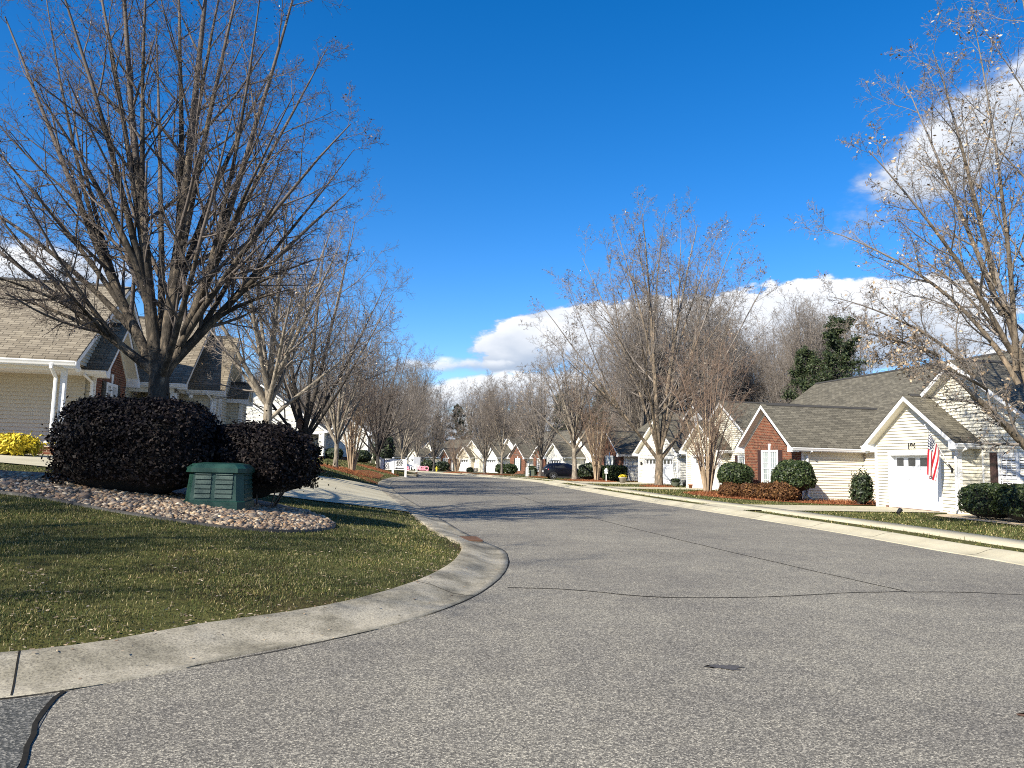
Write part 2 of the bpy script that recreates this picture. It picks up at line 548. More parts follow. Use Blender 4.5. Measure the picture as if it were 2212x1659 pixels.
    leaf('rust_leaf', [(0, (0.035, 0.016, 0.008)), (0.6, (0.095, 0.042, 0.016)), (1, (0.20, 0.105, 0.04))], 0.7, 0.2)
    leaf('yellow_leaf', [(0, (0.26, 0.20, 0.012)), (0.6, (0.55, 0.42, 0.02)), (1, (0.80, 0.66, 0.07))], 0.6, 0.2)
    leaf('pine_needle', [(0, (0.012, 0.022, 0.010)), (0.6, (0.030, 0.046, 0.017)), (1, (0.065, 0.080, 0.03))], 0.6, 0.3)
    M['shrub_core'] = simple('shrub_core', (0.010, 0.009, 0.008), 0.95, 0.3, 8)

    t = NT('box_green')
    p = t.coord()
    c = t.mix(t.noise(p, 4, 6, 0.7), (0.003, 0.030, 0.021), (0.006, 0.047, 0.034))
    c = t.mix(t.math('MULTIPLY', t.math('GREATER_THAN', t.noise(p, 11, 5, 0.75), 0.68), 0.6), c, (0.06, 0.09, 0.07))
    M['box_green'] = t.out(c, 0.55, t.noise(p, 40, 4), 0.15, 0.004)
    M['gutter_black'] = simple('gutter_black', (0.012, 0.012, 0.013), 0.5, 0.1, 5)
    M['rust_iron'] = simple('rust_iron', (0.11, 0.055, 0.03), 0.85, 0.4, 14)
    M['hydrant_yellow'] = simple('hydrant_yellow', (0.72, 0.56, 0.03), 0.5, 0.1, 8)
    M['sign_white'] = simple('sign_white', (0.66, 0.66, 0.64), 0.5, 0.05, 5)
    M['ink_black'] = simple('ink_black', (0.01, 0.01, 0.01), 0.6, 0.05, 5)
    M['letter_pink'] = simple('letter_pink', (0.80, 0.28, 0.36), 0.5, 0.1, 8)
    M['wood_brown'] = simple('wood_brown', (0.10, 0.052, 0.028), 0.8, 0.3, 10)
    M['pot_grey'] = simple('pot_grey', (0.32, 0.29, 0.25), 0.8, 0.2, 8)
    M['pot_green'] = simple('pot_green', (0.13, 0.15, 0.11), 0.7, 0.2, 8)
    M['terracotta'] = simple('terracotta', (0.30, 0.12, 0.06), 0.8, 0.2, 8)
    M['car_navy'] = simple('car_navy', (0.003, 0.004, 0.009), 0.18, 0.05, 1, 0.6)
    M['car_silver'] = simple('car_silver', (0.50, 0.51, 0.53), 0.25, 0.05, 1, 0.6)
    M['tyre'] = simple('tyre', (0.014, 0.014, 0.014), 0.85, 0.2, 8)
    M['rim'] = simple('rim', (0.45, 0.45, 0.47), 0.3, 0.05, 4, 0.6, 0.7)
    M['plastic_black'] = simple('plastic_black', (0.018, 0.018, 0.019), 0.6, 0.1, 5)
    M['tail_red'] = simple('tail_red', (0.45, 0.012, 0.015), 0.2, 0.05, 4)
    M['plate'] = simple('plate', (0.55, 0.56, 0.58), 0.4, 0.05, 4)
    M['lamp_clear'] = simple('lamp_clear', (0.6, 0.62, 0.65), 0.1, 0.05, 4)
    M['lime_rock'] = simple('lime_rock', (0.45, 0.36, 0.24), 0.9, 0.3, 5)

    # flag cloth: thirteen stripes along v, canton with rows of stars in the upper hoist corner
    t = NT('flag_cloth')
    su = t.node('ShaderNodeSeparateXYZ'); t.l.new(t.coord('UV'), su.inputs[0])
    u, v = su.outputs[0], su.outputs[1]
    st = t.math('MODULO', t.math('FLOOR', t.math('MULTIPLY', v, 13.0)), 2.0)
    c = t.mix(st, (0.34, 0.012, 0.024), (0.62, 0.60, 0.57))
    incan = t.math('MULTIPLY', t.math('LESS_THAN', u, 0.4), t.math('GREATER_THAN', v, 0.4615))
    fu = t.math('SUBTRACT', t.math('FRACT', t.math('MULTIPLY', u, 15.0)), 0.5)
    fv = t.math('SUBTRACT', t.math('FRACT', t.math('MULTIPLY', t.math('SUBTRACT', v, 0.4615), 9.3)), 0.5)
    rr = t.math('SQRT', t.math('ADD', t.math('MULTIPLY', fu, fu), t.math('MULTIPLY', fv, fv)))
    ang = t.math('ARCTAN2', fv, fu)
    edge = t.math('ADD', 0.30, t.math('MULTIPLY', t.math('COSINE', t.math('MULTIPLY', ang, 5.0)), 0.10))
    star = t.math('LESS_THAN', rr, edge)
    c = t.mix(incan, c, t.mix(star, (0.012, 0.016, 0.055), (0.80, 0.80, 0.78)))
    M['flag_cloth'] = t.out(c, 0.8, spec=0.2)


make_materials()

# ---------------------------------------------------------------- terrain and streets
def smooth_line(pts, step=0.5):
    P = np.array(pts, float)
    out = []
    for i in range(len(P) - 1):
        p0, p1, p2, p3 = P[max(i - 1, 0)], P[i], P[i + 1], P[min(i + 2, len(P) - 1)]
        n = max(2, int(np.linalg.norm(p2 - p1) / step))
        for k in range(n):
            t = k / n
            out.append(0.5 * ((2 * p1) + (-p0 + p2) * t + (2 * p0 - 5 * p1 + 4 * p2 - p3) * t * t + (-p0 + 3 * p1 - 3 * p2 + p3) * t ** 3))
    out.append(P[-1])
    return np.array(out)


def offset_line(L, d):
    """shift a polyline to its left by d"""
    T = np.gradient(L, axis=0)
    T /= np.linalg.norm(T, axis=1)[:, None]
    return L + np.stack([-T[:, 1], T[:, 0]], 1) * d


LEFT = smooth_line([(-26, -1.5), (-14, 2.0), (-6.5, 3.95), (-4.3, 4.55), (-3.2, 5.0), (-2.55, 5.55), (-2.1, 6.2), (-1.5, 6.8), (-0.9, 7.7), (-0.4, 9.0), (-0.1, 10.5), (0.0, 11.9),
                    (-0.1, 13.7), (-0.8, 16.0), (-1.7, 19.8), (-2.75, 24.4), (-3.95, 29.5), (-5.3, 35.5), (-6.7, 42.5), (-7.9, 50.2), (-8.6, 58), (-8.8, 66),
                    (-8.9, 76), (-9.4, 84), (-12.5, 96), (-18, 110), (-27, 122), (-40, 130), (-70, 140)])
RIGHT = smooth_line([(11.0, -30), (10.2, -8), (9.6, 4), (9.1, 13.3), (8.8, 15.5), (8.4, 19.3), (7.65, 24), (6.9, 28.2), (5.9, 33.5), (4.6, 42.5), (3.2, 53), (2.0, 63),
                     (0.2, 72), (-3, 83), (-7.3, 98), (-13.5, 116), (-19.5, 128), (-28, 138), (-42, 147), (-70, 155)])
KW = 0.78


def fall(y):
    y = np.asarray(y, float)
    return -0.006 * np.clip(y - 60, 0, 80)


def sdist(X, Y, L):
    """signed distance to polyline, positive on its left"""
    X, Y = np.asarray(X, float).ravel(), np.asarray(Y, float).ravel()
    best = np.full(X.shape, 1e9); sg = np.zeros(X.shape)
    A, B = L[:-1], L[1:]
    for a, b in zip(A, B):
        d = b - a
        t = np.clip(((X - a[0]) * d[0] + (Y - a[1]) * d[1]) / (d @ d), 0, 1)
        dx, dy = X - a[0] - t * d[0], Y - a[1] - t * d[1]
        q = dx * dx + dy * dy
        m = q < best
        best[m] = q[m]
        sg[m] = np.sign(d[0] * dy - d[1] * dx)[m]
    return np.sqrt(best) * sg


LBACK = offset_line(LEFT, KW)
RBACK = offset_line(RIGHT, -KW)
LB2, RB2 = LBACK[::2], RBACK[::2]
ROAD_BACK = np.concatenate([LB2, [(-70, 156)], RB2[::-1], [(-26, -30)]])


def in_poly(X, Y, P):
    X, Y = np.asarray(X, float), np.asarray(Y, float)
    r = np.zeros(len(X), bool)
    j = len(P) - 1
    for i in range(len(P)):
        xi, yi, xj, yj = *P[i], *P[j]
        c = ((yi > Y) != (yj > Y)) & (X < (xj - xi) * (Y - yi) / (yj - yi + 1e-12) + xi)
        r ^= c
        j = i
    return r


def kerb_dist(X, Y):
    """distances behind the left and right kerb lines, negative on the carriageway side"""
    X, Y = np.asarray(X, float).ravel(), np.asarray(Y, float).ravel()
    a, b = np.abs(sdist(X, Y, LB2)), np.abs(sdist(X, Y, RB2))
    inside = in_poly(X, Y, ROAD_BACK)
    return np.where(~inside & (a <= b), a, -a), np.where(~inside & (b < a), b, -b)


def terrain(X, Y):
    X, Y = np.asarray(X, float).ravel(), np.asarray(Y, float).ravel()
    sl_, sr = kerb_dist(X, Y)
    a = np.interp(Y, [0, 16, 24, 45, 90], [0.125, 0.135, 0.18, 0.30, 0.24])
    cap = np.interp(Y, [0, 90, 120], [1.48, 1.48, 0.5])
    rise = a * sl_
    rise = cap * np.tanh(np.power(np.maximum(rise, 0) / cap, 1.35)) ** (1 / 1.35)
    zl = np.where(sl_ > 0, 0.105 + rise, np.maximum(-0.05, 0.105 + sl_ * 0.6))
    zr = np.where(sr > 0, 0.105 + np.minimum(sr, 60) * 0.002, np.maximum(-0.05, 0.105 + sr * 0.6))
    z = np.where(np.abs(sl_) < np.abs(sr), zl, zr)
    return z + fall(Y)


def gz(x, y):
    return float(terrain([x], [y])[0])


def build_ground():
    xs = np.unique(np.concatenate([np.linspace(-1500, -80, 14), np.linspace(-80, -24, 30), np.arange(-24, 20, 0.34), np.linspace(20, 60, 30), np.linspace(60, 1500, 16)]))
    ys = np.unique(np.concatenate([np.linspace(-400, -20, 8), np.linspace(-20, 2, 16), np.arange(2, 40, 0.34), np.arange(40, 100, 0.8), np.linspace(100, 180, 50), np.linspace(180, 2200, 24)]))
    X, Y = np.meshgrid(xs, ys)
    Z = terrain(X, Y).reshape(X.shape)
    rng = np.random.default_rng(3)
    V = np.stack([X.ravel(), Y.ravel(), Z.ravel()], 1)
    nx, ny = len(xs), len(ys)
    i = np.arange(ny - 1)[:, None] * nx + np.arange(nx - 1)[None, :]
    F = np.stack([i, i + 1, i + nx + 1, i + nx], -1).reshape(-1, 4)
    tag(link('ground', np_mesh('ground', V, F, M['lawn_soil'])), kind='structure')


build_ground()


def ngon_sheet(name, pts, mat, zf, kind='structure', sub=0.0):
    """flat polygon draped on zf; cut into a grid if sub > 0"""
    bm = bmesh.new()
    vs = [bm.verts.new((p[0], p[1], 0)) for p in pts]
    bm.faces.new(vs)
    if sub:
        P = np.array(pts)
        for ax in (0, 1):
            lo, hi = P[:, ax].min(), P[:, ax].max()
            c = lo + sub
            while c < hi:
                co, no = [0, 0, 0], [0, 0, 0]
                co[ax], no[ax] = c, 1
                bmesh.ops.bisect_plane(bm, geom=bm.verts[:] + bm.edges[:] + bm.faces[:], plane_co=co, plane_no=no)
                c += sub
    bmesh.ops.triangulate(bm, faces=bm.faces[:])
    XY = np.array([(v.co.x, v.co.y) for v in bm.verts])
    Z = zf(XY[:, 0], XY[:, 1])
    for v, z in zip(bm.verts, Z):
        v.co.z = float(z)
    me = bpy.data.meshes.new(name)
    bm.to_mesh(me); bm.free()
    me.materials.append(mat)
    return tag(link(name, me), kind=kind)


road_pts = [tuple(p) for p in LEFT] + [(-70, 155)] + [tuple(p) for p in RIGHT[::-1]] + [(-26, -30)]
ngon_sheet('road', road_pts, M['asphalt'], lambda x, y: fall(y), sub=4.0)


def strip(name, L, offs, zs, mat, zf=None, kind='structure', smooth=True):
    """sweep a profile (offsets to the left of L, heights) along L"""
    V = []
    for o, z in zip(offs, zs):
        P = offset_line(L, o)
        base = fall(L[:, 1]) if zf is None else zf(P[:, 0], P[:, 1])
        V.append(np.column_stack([P, base + z]))
    V = np.stack(V, 1)
    n, k = V.shape[:2]
    i = np.arange(n - 1)[:, None] * k + np.arange(k - 1)[None, :]
    F = np.stack([i, i + k, i + k + 1, i + 1], -1).reshape(-1, 4)
    return tag(link(name, np_mesh(name, V.reshape(-1, 3), F, mat, smooth=smooth)), kind=kind)


KP_O = [-0.02, 0.0, 0.10, 0.26, 0.40, 0.52, 0.66, KW - 0.03, KW, KW + 0.015]
KP_Z = [-0.05, 0.012, 0.008, 0.020, 0.060, 0.098, 0.120, 0.128, 0.120, -0.05]
strip('kerb', LEFT, KP_O, KP_Z, M['concrete'])
strip('kerb', RIGHT, [-o for o in KP_O], KP_Z, M['pale_concrete'])

# kerb joints, cracks and seams in the carriageway
def ribbon(name, pts, w, mat, z, seed=0, jitter=0.02, zf=None):
    L = smooth_line(pts, 0.15)
    r = np.random.default_rng(seed)
    n = len(L)
    j = np.convolve(r.normal(0, jitter, n + 4), np.ones(5) / 3, 'valid')
    L = offset_line(L, 0.0) + np.column_stack([j, j[::-1]])
    ww = w * np.clip(0.6 + 0.5 * np.convolve(r.random(n + 2), np.ones(3) / 3, 'valid') * 1.6, 0.3, 2)
    A, B = offset_line(L, 0.5), offset_line(L, -0.5)
    A = L + (A - L) * ww[:, None]; B = L + (B - L) * ww[:, None]
    zz = fall(L[:, 1]) + z if zf is None else zf(L[:, 0], L[:, 1]) + z
    V = np.concatenate([np.column_stack([A, zz]), np.column_stack([B, zz])])
    i = np.arange(n - 1)
    F = np.stack([i, i + 1, i + 1 + n, i + n], 1)
    return tag(link(name, np_mesh(name, V, F, mat, smooth=False)), kind='structure')


ribbon('road_crack', [(0.0, 9.7), (0.8, 9.65), (1.9, 9.25), (3.3, 9.5), (4.6, 9.95), (6.0, 10.2), (7.5, 10.0), (9.2, 9.75)], 0.028, M['crack'], 0.004, 1)
ribbon('road_seam', [(-5.9, 75.0), (-4.0, 64), (-1.3, 47), (0.4, 36), (1.8, 26), (3.6, 17), (4.7, 12.5), (5.35, 10.1)], 0.026, M['crack'], 0.004, 2, 0.012)
ribbon('road_crack', [(-2.93, 5.13), (-2.84, 4.83), (-2.72, 4.55), (-2.58, 4.22), (-2.46, 3.95), (-2.3, 3.5), (-2.1, 2.6)], 0.030, M['crack'], 0.008, 3, 0.022)
_lk = LEFT[(LEFT[:, 1] > 3.2) & (LEFT[:, 1] < 24) & (LEFT[:, 0] > -9)]
ribbon('road_crack', [tuple(p) for p in offset_line(_lk, -0.012)[::3]], 0.016, M['crack'], 0.006, 6, 0.007)
ngon_sheet('road_patch', [(-2.96, 5.06), (-2.84, 4.83), (-2.72, 4.55), (-2.58, 4.22), (-2.46, 3.95), (-2.3, 3.5), (-2.0, 2.2), (-9, 0.5), (-8, 3.2), (-6.5, 3.85), (-4.3, 4.45)], M['old_asphalt'], lambda x, y: 0 * x + 0.004)


def blot(name, cx, cy, rx, ry, mat, z, seed):
    r = np.random.default_rng(seed)
    th = np.linspace(0, 2 * np.pi, 26, endpoint=False)
    q = 1 + 0.35 * np.sin(3 * th + r.random() * 6) * r.random() + r.normal(0, 0.16, 26)
    return ngon_sheet(name, [(cx + rx * q[i] * math.cos(t), cy + ry * q[i] * math.sin(t)) for i, t in enumerate(th)], mat, lambda x, y: 0 * x + z)


blot('oil_stain', 1.78, 6.15, 0.13, 0.07, M['oil_stain'], 0.005, 4)
blot('oil_stain', 3.62, 5.1, 0.16, 0.10, M['rust_iron'], 0.005, 5)
# joint lines across the kerbs
for (L, sgn, step, off) in ((LEFT, 1, 4.9, 0), (RIGHT, -1, 3.05, 2.0)):
    d = np.concatenate([[0], np.cumsum(np.linalg.norm(np.diff(L, axis=0), axis=1))])
    if sgn > 0:
        off = d[int(np.argmin(np.hypot(L[:, 0] + 3.16, L[:, 1] - 5.02)))]
    T = np.gradient(L, axis=0); T /= np.linalg.norm(T, axis=1)[:, None]
    V, F = [], []
    for s in np.arange(off, min(d[-1], 150), step):
        i = int(np.searchsorted(d, s))
        if L[i, 1] > 70 or L[i, 1] < 0: continue
        n_ = np.array([-T[i, 1], T[i, 0]]) * sgn
        b = len(V)
        for o, z in zip(KP_O[1:-1], KP_Z[1:-1]):
            c = L[i] + n_ * o
            V += [(*(c - T[i] * 0.006), z + 0.003 + fall(L[i, 1])), (*(c + T[i] * 0.006), z + 0.003 + fall(L[i, 1]))]
        for k in range(len(KP_O) - 3):
            F.append((b + 2 * k, b + 2 * k + 1, b + 2 * k + 3, b + 2 * k + 2))
    tag(link('kerb_joints', np_mesh('kerb_joints', V, np.array(F), M['crack'], smooth=False)), kind='structure')

# pavement on the right behind a strip of rough grass
iR = np.where((RIGHT[:, 1] > -5) & (RIGHT[:, 1] < 100))[0]
RS = RIGHT[iR]
strip('pavement', RS, [-1.52, -1.54, -2.66, -2.68], [0.08, 0.145, 0.150, 0.08], M['pale_concrete'], smooth=False)
drape = lambda dz: (lambda x, y: terrain(x, y) + dz)
# the drive that leaves the street on the left and climbs to the houses behind the hedge
_kb = offset_line(LEFT, KW + 0.02)
_kb = [tuple(p) for p in _kb[(_kb[:, 1] > 20.8) & (_kb[:, 1] < 40.5)][::2]]
DRIVE = np.array([(-4.8, 18.9), *_kb, (-8.5, 33.0), (-10.0, 31.2), (-14.0, 28.5), (-19.5, 24.2), (-26, 22.4), (-26, 15.4), (-14.5, 17.0), (-9.5, 17.7), (-6.5, 17.9)])
ngon_sheet('driveway', [tuple(p) for p in DRIVE], M['pale_concrete'], drape(0.035), sub=0.8)

# ---------------------------------------------------------------- houses
class House:
    """collects the parts of one house in local metres: x right along the facade, y into the house, z up"""

    def __init__(s, label, loc, rz, siding='cream_siding', roof='grey_shingle', shutter='dark_shutter', wing_roof=None, name='house'):
        s.root = thing(name, label, 'house', loc, rz, 'houses along the street')
        s.siding, s.roofm, s.shut = siding, roof, shutter
        s.wall, s.brick, s.roof, s.trim, s.soff, s.ridge, s.base = MB(), MB(), MB(), MB(), MB(), MB(), MB()
        s.gut = []
        s.down = []

    def finish(s):
        r = s.root
        s.wall.build('wall', M[s.siding], r)
        s.brick.build('brick_wall', M['brick'], r)
        s.base.build('foundation', M['brick'], r)
        ro = s.roof.build('roof', M[s.roofm], r)
        if ro: s.ridge.build('ridge_cap', M['ridge_cap'], ro)
        s.trim.build('trim', M['white_trim'], r)
        s.soff.build('soffit', M['soffit'], r)
        for g in s.gut:
            g.build('gutter', M['white_trim'], r)
        for d in s.down:
            d.build('downspout', M['white_trim'], r)
        return r

    # -- lap siding or brick on one vertical face: o corner, d along (unit), n outward (unit)
    def face_wall(s, o, d, n, W, h, tan=None, openings=(), brick=False, z0=0.0):
        o, d, n = Vector(o), Vector(d), Vector(n)
        up = Vector((0, 0, 1))
        top = h + (tan * W / 2 if tan else 0)
        rows = []
        step = 0.125
        zs = [z0]
        while zs[-1] < top - 1e-6:
            nz = min(zs[-1] + (step if not brick else 0.25), top)
            for lim in [h] + [q for op in openings for q in (op[2], op[3])]:
                if zs[-1] + 1e-4 < lim < nz - 1e-4:
                    nz = lim
            zs.append(nz)
        mb = s.brick if brick else s.wall
        for za, zb in zip(zs[:-1], zs[1:]):
            def span(z):
                if z <= h or not tan:
                    return 0.0, W
                q = (z - h) / tan
                return q, W - q
            a0, a1 = span(za)
            b0, b1 = span(zb)
            segs = [(a0, a1, b0, b1)]
            zc = (za + zb) / 2
            for (u0, u1, v0, v1) in openings:
                if v0 < zc < v1:
                    new = []
                    for (p0, p1, q0, q1) in segs:
                        if u1 <= p0 or u0 >= p1:
                            new.append((p0, p1, q0, q1))
                            continue
                        if u0 > p0: new.append((p0, u0, q0, u0))
                        if u1 < p1: new.append((u1, p1, u1, q1))
                    segs = new
            lip = 0.0 if brick else 0.038
            for (p0, p1, q0, q1) in segs:
                A, B = o + d * p0 + up * za, o + d * p1 + up * za
                Cc, D = o + d * q1 + up * zb, o + d * q0 + up * zb
                mb.face([A + n * (lip + 0.004), B + n * (lip + 0.004), Cc + n * 0.004, D + n * 0.004], [(p0, za), (p1, za), (q1, zb), (q0, zb)])
                if lip:
                    mb.face([A, B, B + n * (lip + 0.004), A + n * (lip + 0.004)])

    def corner_post(s, x, y, dx, dy, h, w=0.11):
        s.trim.box(min(x, x + dx * w), max(x, x + dx * w), min(y, y + dy * w), max(y, y + dy * w), 0.0, h)

    def gable(s, o, ax, W, L, h, tan, oe=0.35, orr=0.35, front='siding', openings=(), left=True, right=True, back=False, left_wall=True, right_wall=True,
              gut=(True, True), side_open=((), ()), rake_back=0.0, post=True, returns=True, front_wall=True, eave_y=(0, 0)):
        """block with its gable facing -ay; o front-left ground corner, ax unit width direction; ay = ax turned left"""
        o = Vector((o[0], o[1], 0))
        ax = Vector((ax[0], ax[1], 0))
        ay = Vector((-ax.y, ax.x, 0))
        P = lambda a, b, z: o + ax * a + ay * b + Vector((0, 0, z))
        hw = W / 2
        zr = h + tan * hw
        if front_wall:
            s.face_wall(P(0, 0, 0), ax, -ay, W, h, tan, openings, brick=(front == 'brick'))
        if back:
            s.face_wall(P(W, L, 0), -ax, ay, W, h, tan)
        if left_wall:
            s.face_wall(P(0, L, 0), -ay, -ax, L, h, None, side_open[0])
        if right_wall:
            s.face_wall(P(W, 0, 0), ay, ax, L, h, None, side_open[1])
        # roof slabs
        th = 0.06
        up = Vector((0, 0, 1))
        off = 0.17 # underside of roof sits above the wall line
        b0, b1 = -orr, L + rake_back
        for sd in (0, 1):
            m = 1 if sd == 0 else -1
            ea = -oe if sd == 0 else W + oe
            ze = h - tan * oe + off
            e0, e1 = P(ea, b0 + eave_y[sd] * 0, ze), P(ea, b1, ze)
            r0, r1 = P(hw, b0, zr + off), P(hw, b1, zr + off)
            sl_ = math.hypot(hw + oe, zr + off - ze)
            Ls = b1 - b0
            q = [e0 + up * th, e1 + up * th, r1 + up * th, r0 + up * th]
            s.roof.face(q if sd else q[::-1], ([(0, 0), (Ls, 0), (Ls, sl_), (0, sl_)] if sd else [(0, sl_), (Ls, sl_), (Ls, 0), (0, 0)]))
            s.roof.face([e0, e1, e1 + up * th, e0 + up * th])
            s.roof.face([e0, r0, r0 + up * th, e0 + up * th])
            s.roof.face([e1, r1, r1 + up * th, e1 + up * th])
            # rake board and soffit under the front overhang
            fh = 0.19
            fb = -orr + 0.012
            t0, t1 = P(ea, fb, ze), P(hw, fb, zr + off)
            s.trim.hexa([t0 - up * fh, t1 - up * fh, t1 - up * fh + ay * 0.03, t0 - up * fh + ay * 0.03, t0 - up * 0.002, t1 - up * 0.002, t1 - up * 0.002 + ay * 0.03, t0 - up * 0.002 + ay * 0.03])
            if front_wall:
                u0, u1 = P(ea + m * 0.02, fb + 0.03, ze - fh + 0.03), P(hw, fb + 0.03, zr + off - fh + 0.03)
                v0, v1 = P(ea + m * 0.02, 0.03, ze - fh + 0.03), P(hw, 0.03, zr + off - fh + 0.03)
                s.soff.face([u0, u1, v1, v0])
                # frieze board along the slope on the wall
                w0, w1 = P(0 if sd == 0 else W, -0.035, h - 0.03), P(hw, -0.035, zr - 0.03)
                s.soff.hexa([w0 - up * 0.10, w1 - up * 0.10, w1 - up * 0.10 + ay * 0.04, w0 - up * 0.10 + ay * 0.04, w0 + up * 0.14, w1 + up * 0.14, w1 + up * 0.14 + ay * 0.04, w0 + up * 0.14 + ay * 0.04])
            # boxed eave return at the foot of the rake
            if returns:
                xa, xb = (ea + 0.01, -0.012) if sd == 0 else (W + 0.012, ea - 0.01)
                zt0 = ze - 0.21
                pts = [P(xa, fb - 0.004, zt0), P(xb, fb - 0.004, zt0), P(xb, -0.012, zt0), P(xa, -0.012, zt0)]
                zz = [ze - 0.004 if abs(x - ea) < abs(x2 - ea) else ze + tan * oe - 0.02 for x, x2 in ((xa, xb), (xb, xa), (xb, xa), (xa, xb))]
                s.trim.hexa(pts + [Vector((p.x, p.y, z)) for p, z in zip(pts, zz)])
            # eave soffit + fascia + gutter
            yb0, yb1 = 0.0, L
            if (left, right)[sd]:
                s.soff.face([P(ea, yb0, ze - 0.17), P(ea, yb1, ze - 0.17), P(0 if sd == 0 else W, yb1, ze - 0.17), P(0 if sd == 0 else W, yb0, ze - 0.17)])
                f0 = ea + m * 0.004
                s.trim.hexa([P(f0, -orr + 0.05, ze - 0.18), P(f0, yb1, ze - 0.18), P(f0 + m * 0.02, yb1, ze - 0.18), P(f0 + m * 0.02, -orr + 0.05, ze - 0.18),
                             P(f0, -orr + 0.05, ze), P(f0, yb1, ze), P(f0 + m * 0.02, yb1, ze), P(f0 + m * 0.02, -orr + 0.05, ze)])
                if gut[sd]:
                    g = MB()
                    prof = [(-0.001, -0.13), (-0.075, -0.13), (-0.095, -0.08), (-0.125, -0.03), (-0.125, 0.004), (-0.11, 0.004), (-0.11, -0.025), (-0.085, -0.075), (-0.068, -0.118), (-0.012, -0.118)]
                    ring0 = [P(ea + m * (a), -orr + 0.02, ze + b) for a, b in prof]
                    ring1 = [P(ea + m * (a), yb1, ze + b) for a, b in prof]
                    for k in range(len(prof) - 1):
                        g.face([ring0[k], ring0[k + 1], ring1[k + 1], ring1[k]])
                    g.face([ring0[0], ring0[1], ring0[2], ring0[3], ring0[4]])
                    g.face([ring1[0], ring1[1], ring1[2], ring1[3], ring1[4]])
                    s.gut.append(g)
        # ridge cap
        c0, c1 = P(hw, b0 + 0.25, zr + off + th), P(hw, b1, zr + off + th)
        for sd in (-1, 1):
            s.ridge.face([c0 + ax * sd * 0.13 - up * (0.13 * tan - 0.03), c1 + ax * sd * 0.13 - up * (0.13 * tan - 0.03), c1 + up * 0.045, c0 + up * 0.045])
        if post and front == 'siding' and front_wall:
            for a, sx in ((0, 1), (W, -1)):
                q = [P(a, -0.034, 0), P(a + sx * 0.12, -0.034, 0), P(a + sx * 0.12, 0.02, 0), P(a, 0.02, 0)]
                if sx < 0: q = [q[1], q[0], q[3], q[2]]
                s.trim.hexa([*q, *[p + up * (h + 0.02) for p in q]])
                q = [P(a - sx * 0.034, -0.034, 0), P(a + sx * 0.01, -0.034, 0), P(a + sx * 0.01, 0.11, 0), P(a - sx * 0.034, 0.11, 0)]
                if sx < 0: q = [q[1], q[0], q[3], q[2]]
                s.trim.hexa([*q, *[p + up * (h + 0.015) for p in q]])
        return P

    def downspout(s, p_top, p_wall, z0=0.12, foot=(0, -0.25)):
        """rectangular pipe from a gutter outlet back to the wall and down"""
        d = MB()
        x0, y0, zt = p_top
        x1, y1, zw = p_wall
        w = 0.05
        d.tube([(x0, y0, zt), (x0, y0, zt - 0.12), (x1, y1, zw), (x1, y1, z0 + 0.15), (x1 + foot[0] * 0.4, y1 + foot[1] * 0.4, z0 + 0.03), (x1 + foot[0], y1 + foot[1], z0)], 0.055, 8, sy=0.8)
        s.down.append(d)

    def garage(s, x0, w, h=2.13, y=0.0, panes=4, cols=4, z0=0.0):
        """sectional door with its casing, in the front face"""
        r = s.root
        yd = y + 0.16
        D = MB()
        D.box(x0, x0 + w, yd, yd + 0.05, z0, z0 + h)
        rh = h / 4
        cw = w / cols
        for i in range(4):
            for j in range(cols):
                a, b = x0 + j * cw + 0.1 * cw, x0 + (j + 1) * cw - 0.1 * cw
                c, e = z0 + i * rh + 0.14 * rh, z0 + (i + 1) * rh - 0.14 * rh
                if i == 3:
                    continue
                for k, (ins, pr) in enumerate(((0, 0.012),)):
                    q = [(a, yd, c), (b, yd, c), (b, yd, e), (a, yd, e)]
                    f = [(a + .05, yd - .014, c + .05), (b - .05, yd - .014, c + .05), (b - .05, yd - .014, e - .05), (a + .05, yd - .014, e - .05)]
                    for m in range(4):
                        D.face([q[m], q[(m + 1) % 4], f[(m + 1) % 4], f[m]])
                    D.face(f)
            D.box(x0, x0 + w, yd - 0.006, yd, z0 + i * rh - 0.006, z0 + i * rh + 0.008)
        dm = D.build('garage_door', M['door_white'], r)
        for j in range(panes):
            pw = w / panes
            a, b = x0 + (j + 0.2) * pw, x0 + (j + 0.8) * pw
            c, e = z0 + 3 * rh + 0.22 * rh, z0 + 3 * rh + 0.82 * rh
            g = MB()
            g.box(a, b, yd - 0.006, yd - 0.002, c, e)
            g.build('panel_window', M['dark_pane'], dm)
        T = s.trim
        T.box(x0 - 0.14, x0, y - 0.045, yd, z0, z0 + h + 0.002)
        T.box(x0 + w, x0 + w + 0.14, y - 0.045, yd, z0, z0 + h + 0.002)
        T.box(x0 - 0.14, x0 + w + 0.14, y - 0.047, yd, z0 + h + 0.004, z0 + h + 0.15)
        s.base.box(x0 - 0.32, x0 - 0.15, y - 0.06, y + 0.02, -0.3, 0.12)
        return (x0 - 0.14, x0 + w + 0.14, 0, z0 + h + 0.15)

    def window(s, o, d, n, w, h, pane='window_pane', shutters=True, cols=2, muntin=True, transom=0.0, blinds=False, key=False):
        """double-hung pair on a wall face: o lower-left corner on the wall, d along, n outward"""
        o, d, n = Vector(o), Vector(d), Vector(n)
        up = Vector((0, 0, 1))
        B = lambda mb, a, b, c, e, f0, f1: mb.hexa([o + d * a + up * c + n * f1, o + d * b + up * c + n * f1, o + d * b + up * c + n * f0, o + d * a + up * c + n * f0,
                                                   o + d * a + up * e + n * f1, o + d * b + up * e + n * f1, o + d * b + up * e + n * f0, o + d * a + up * e + n * f0])
        F = MB()
        t = 0.07
        B(F, -t, 0, -0.05, h + t, 0.0, 0.05); B(F, w, w + t, -0.05, h + t, 0.0, 0.05)
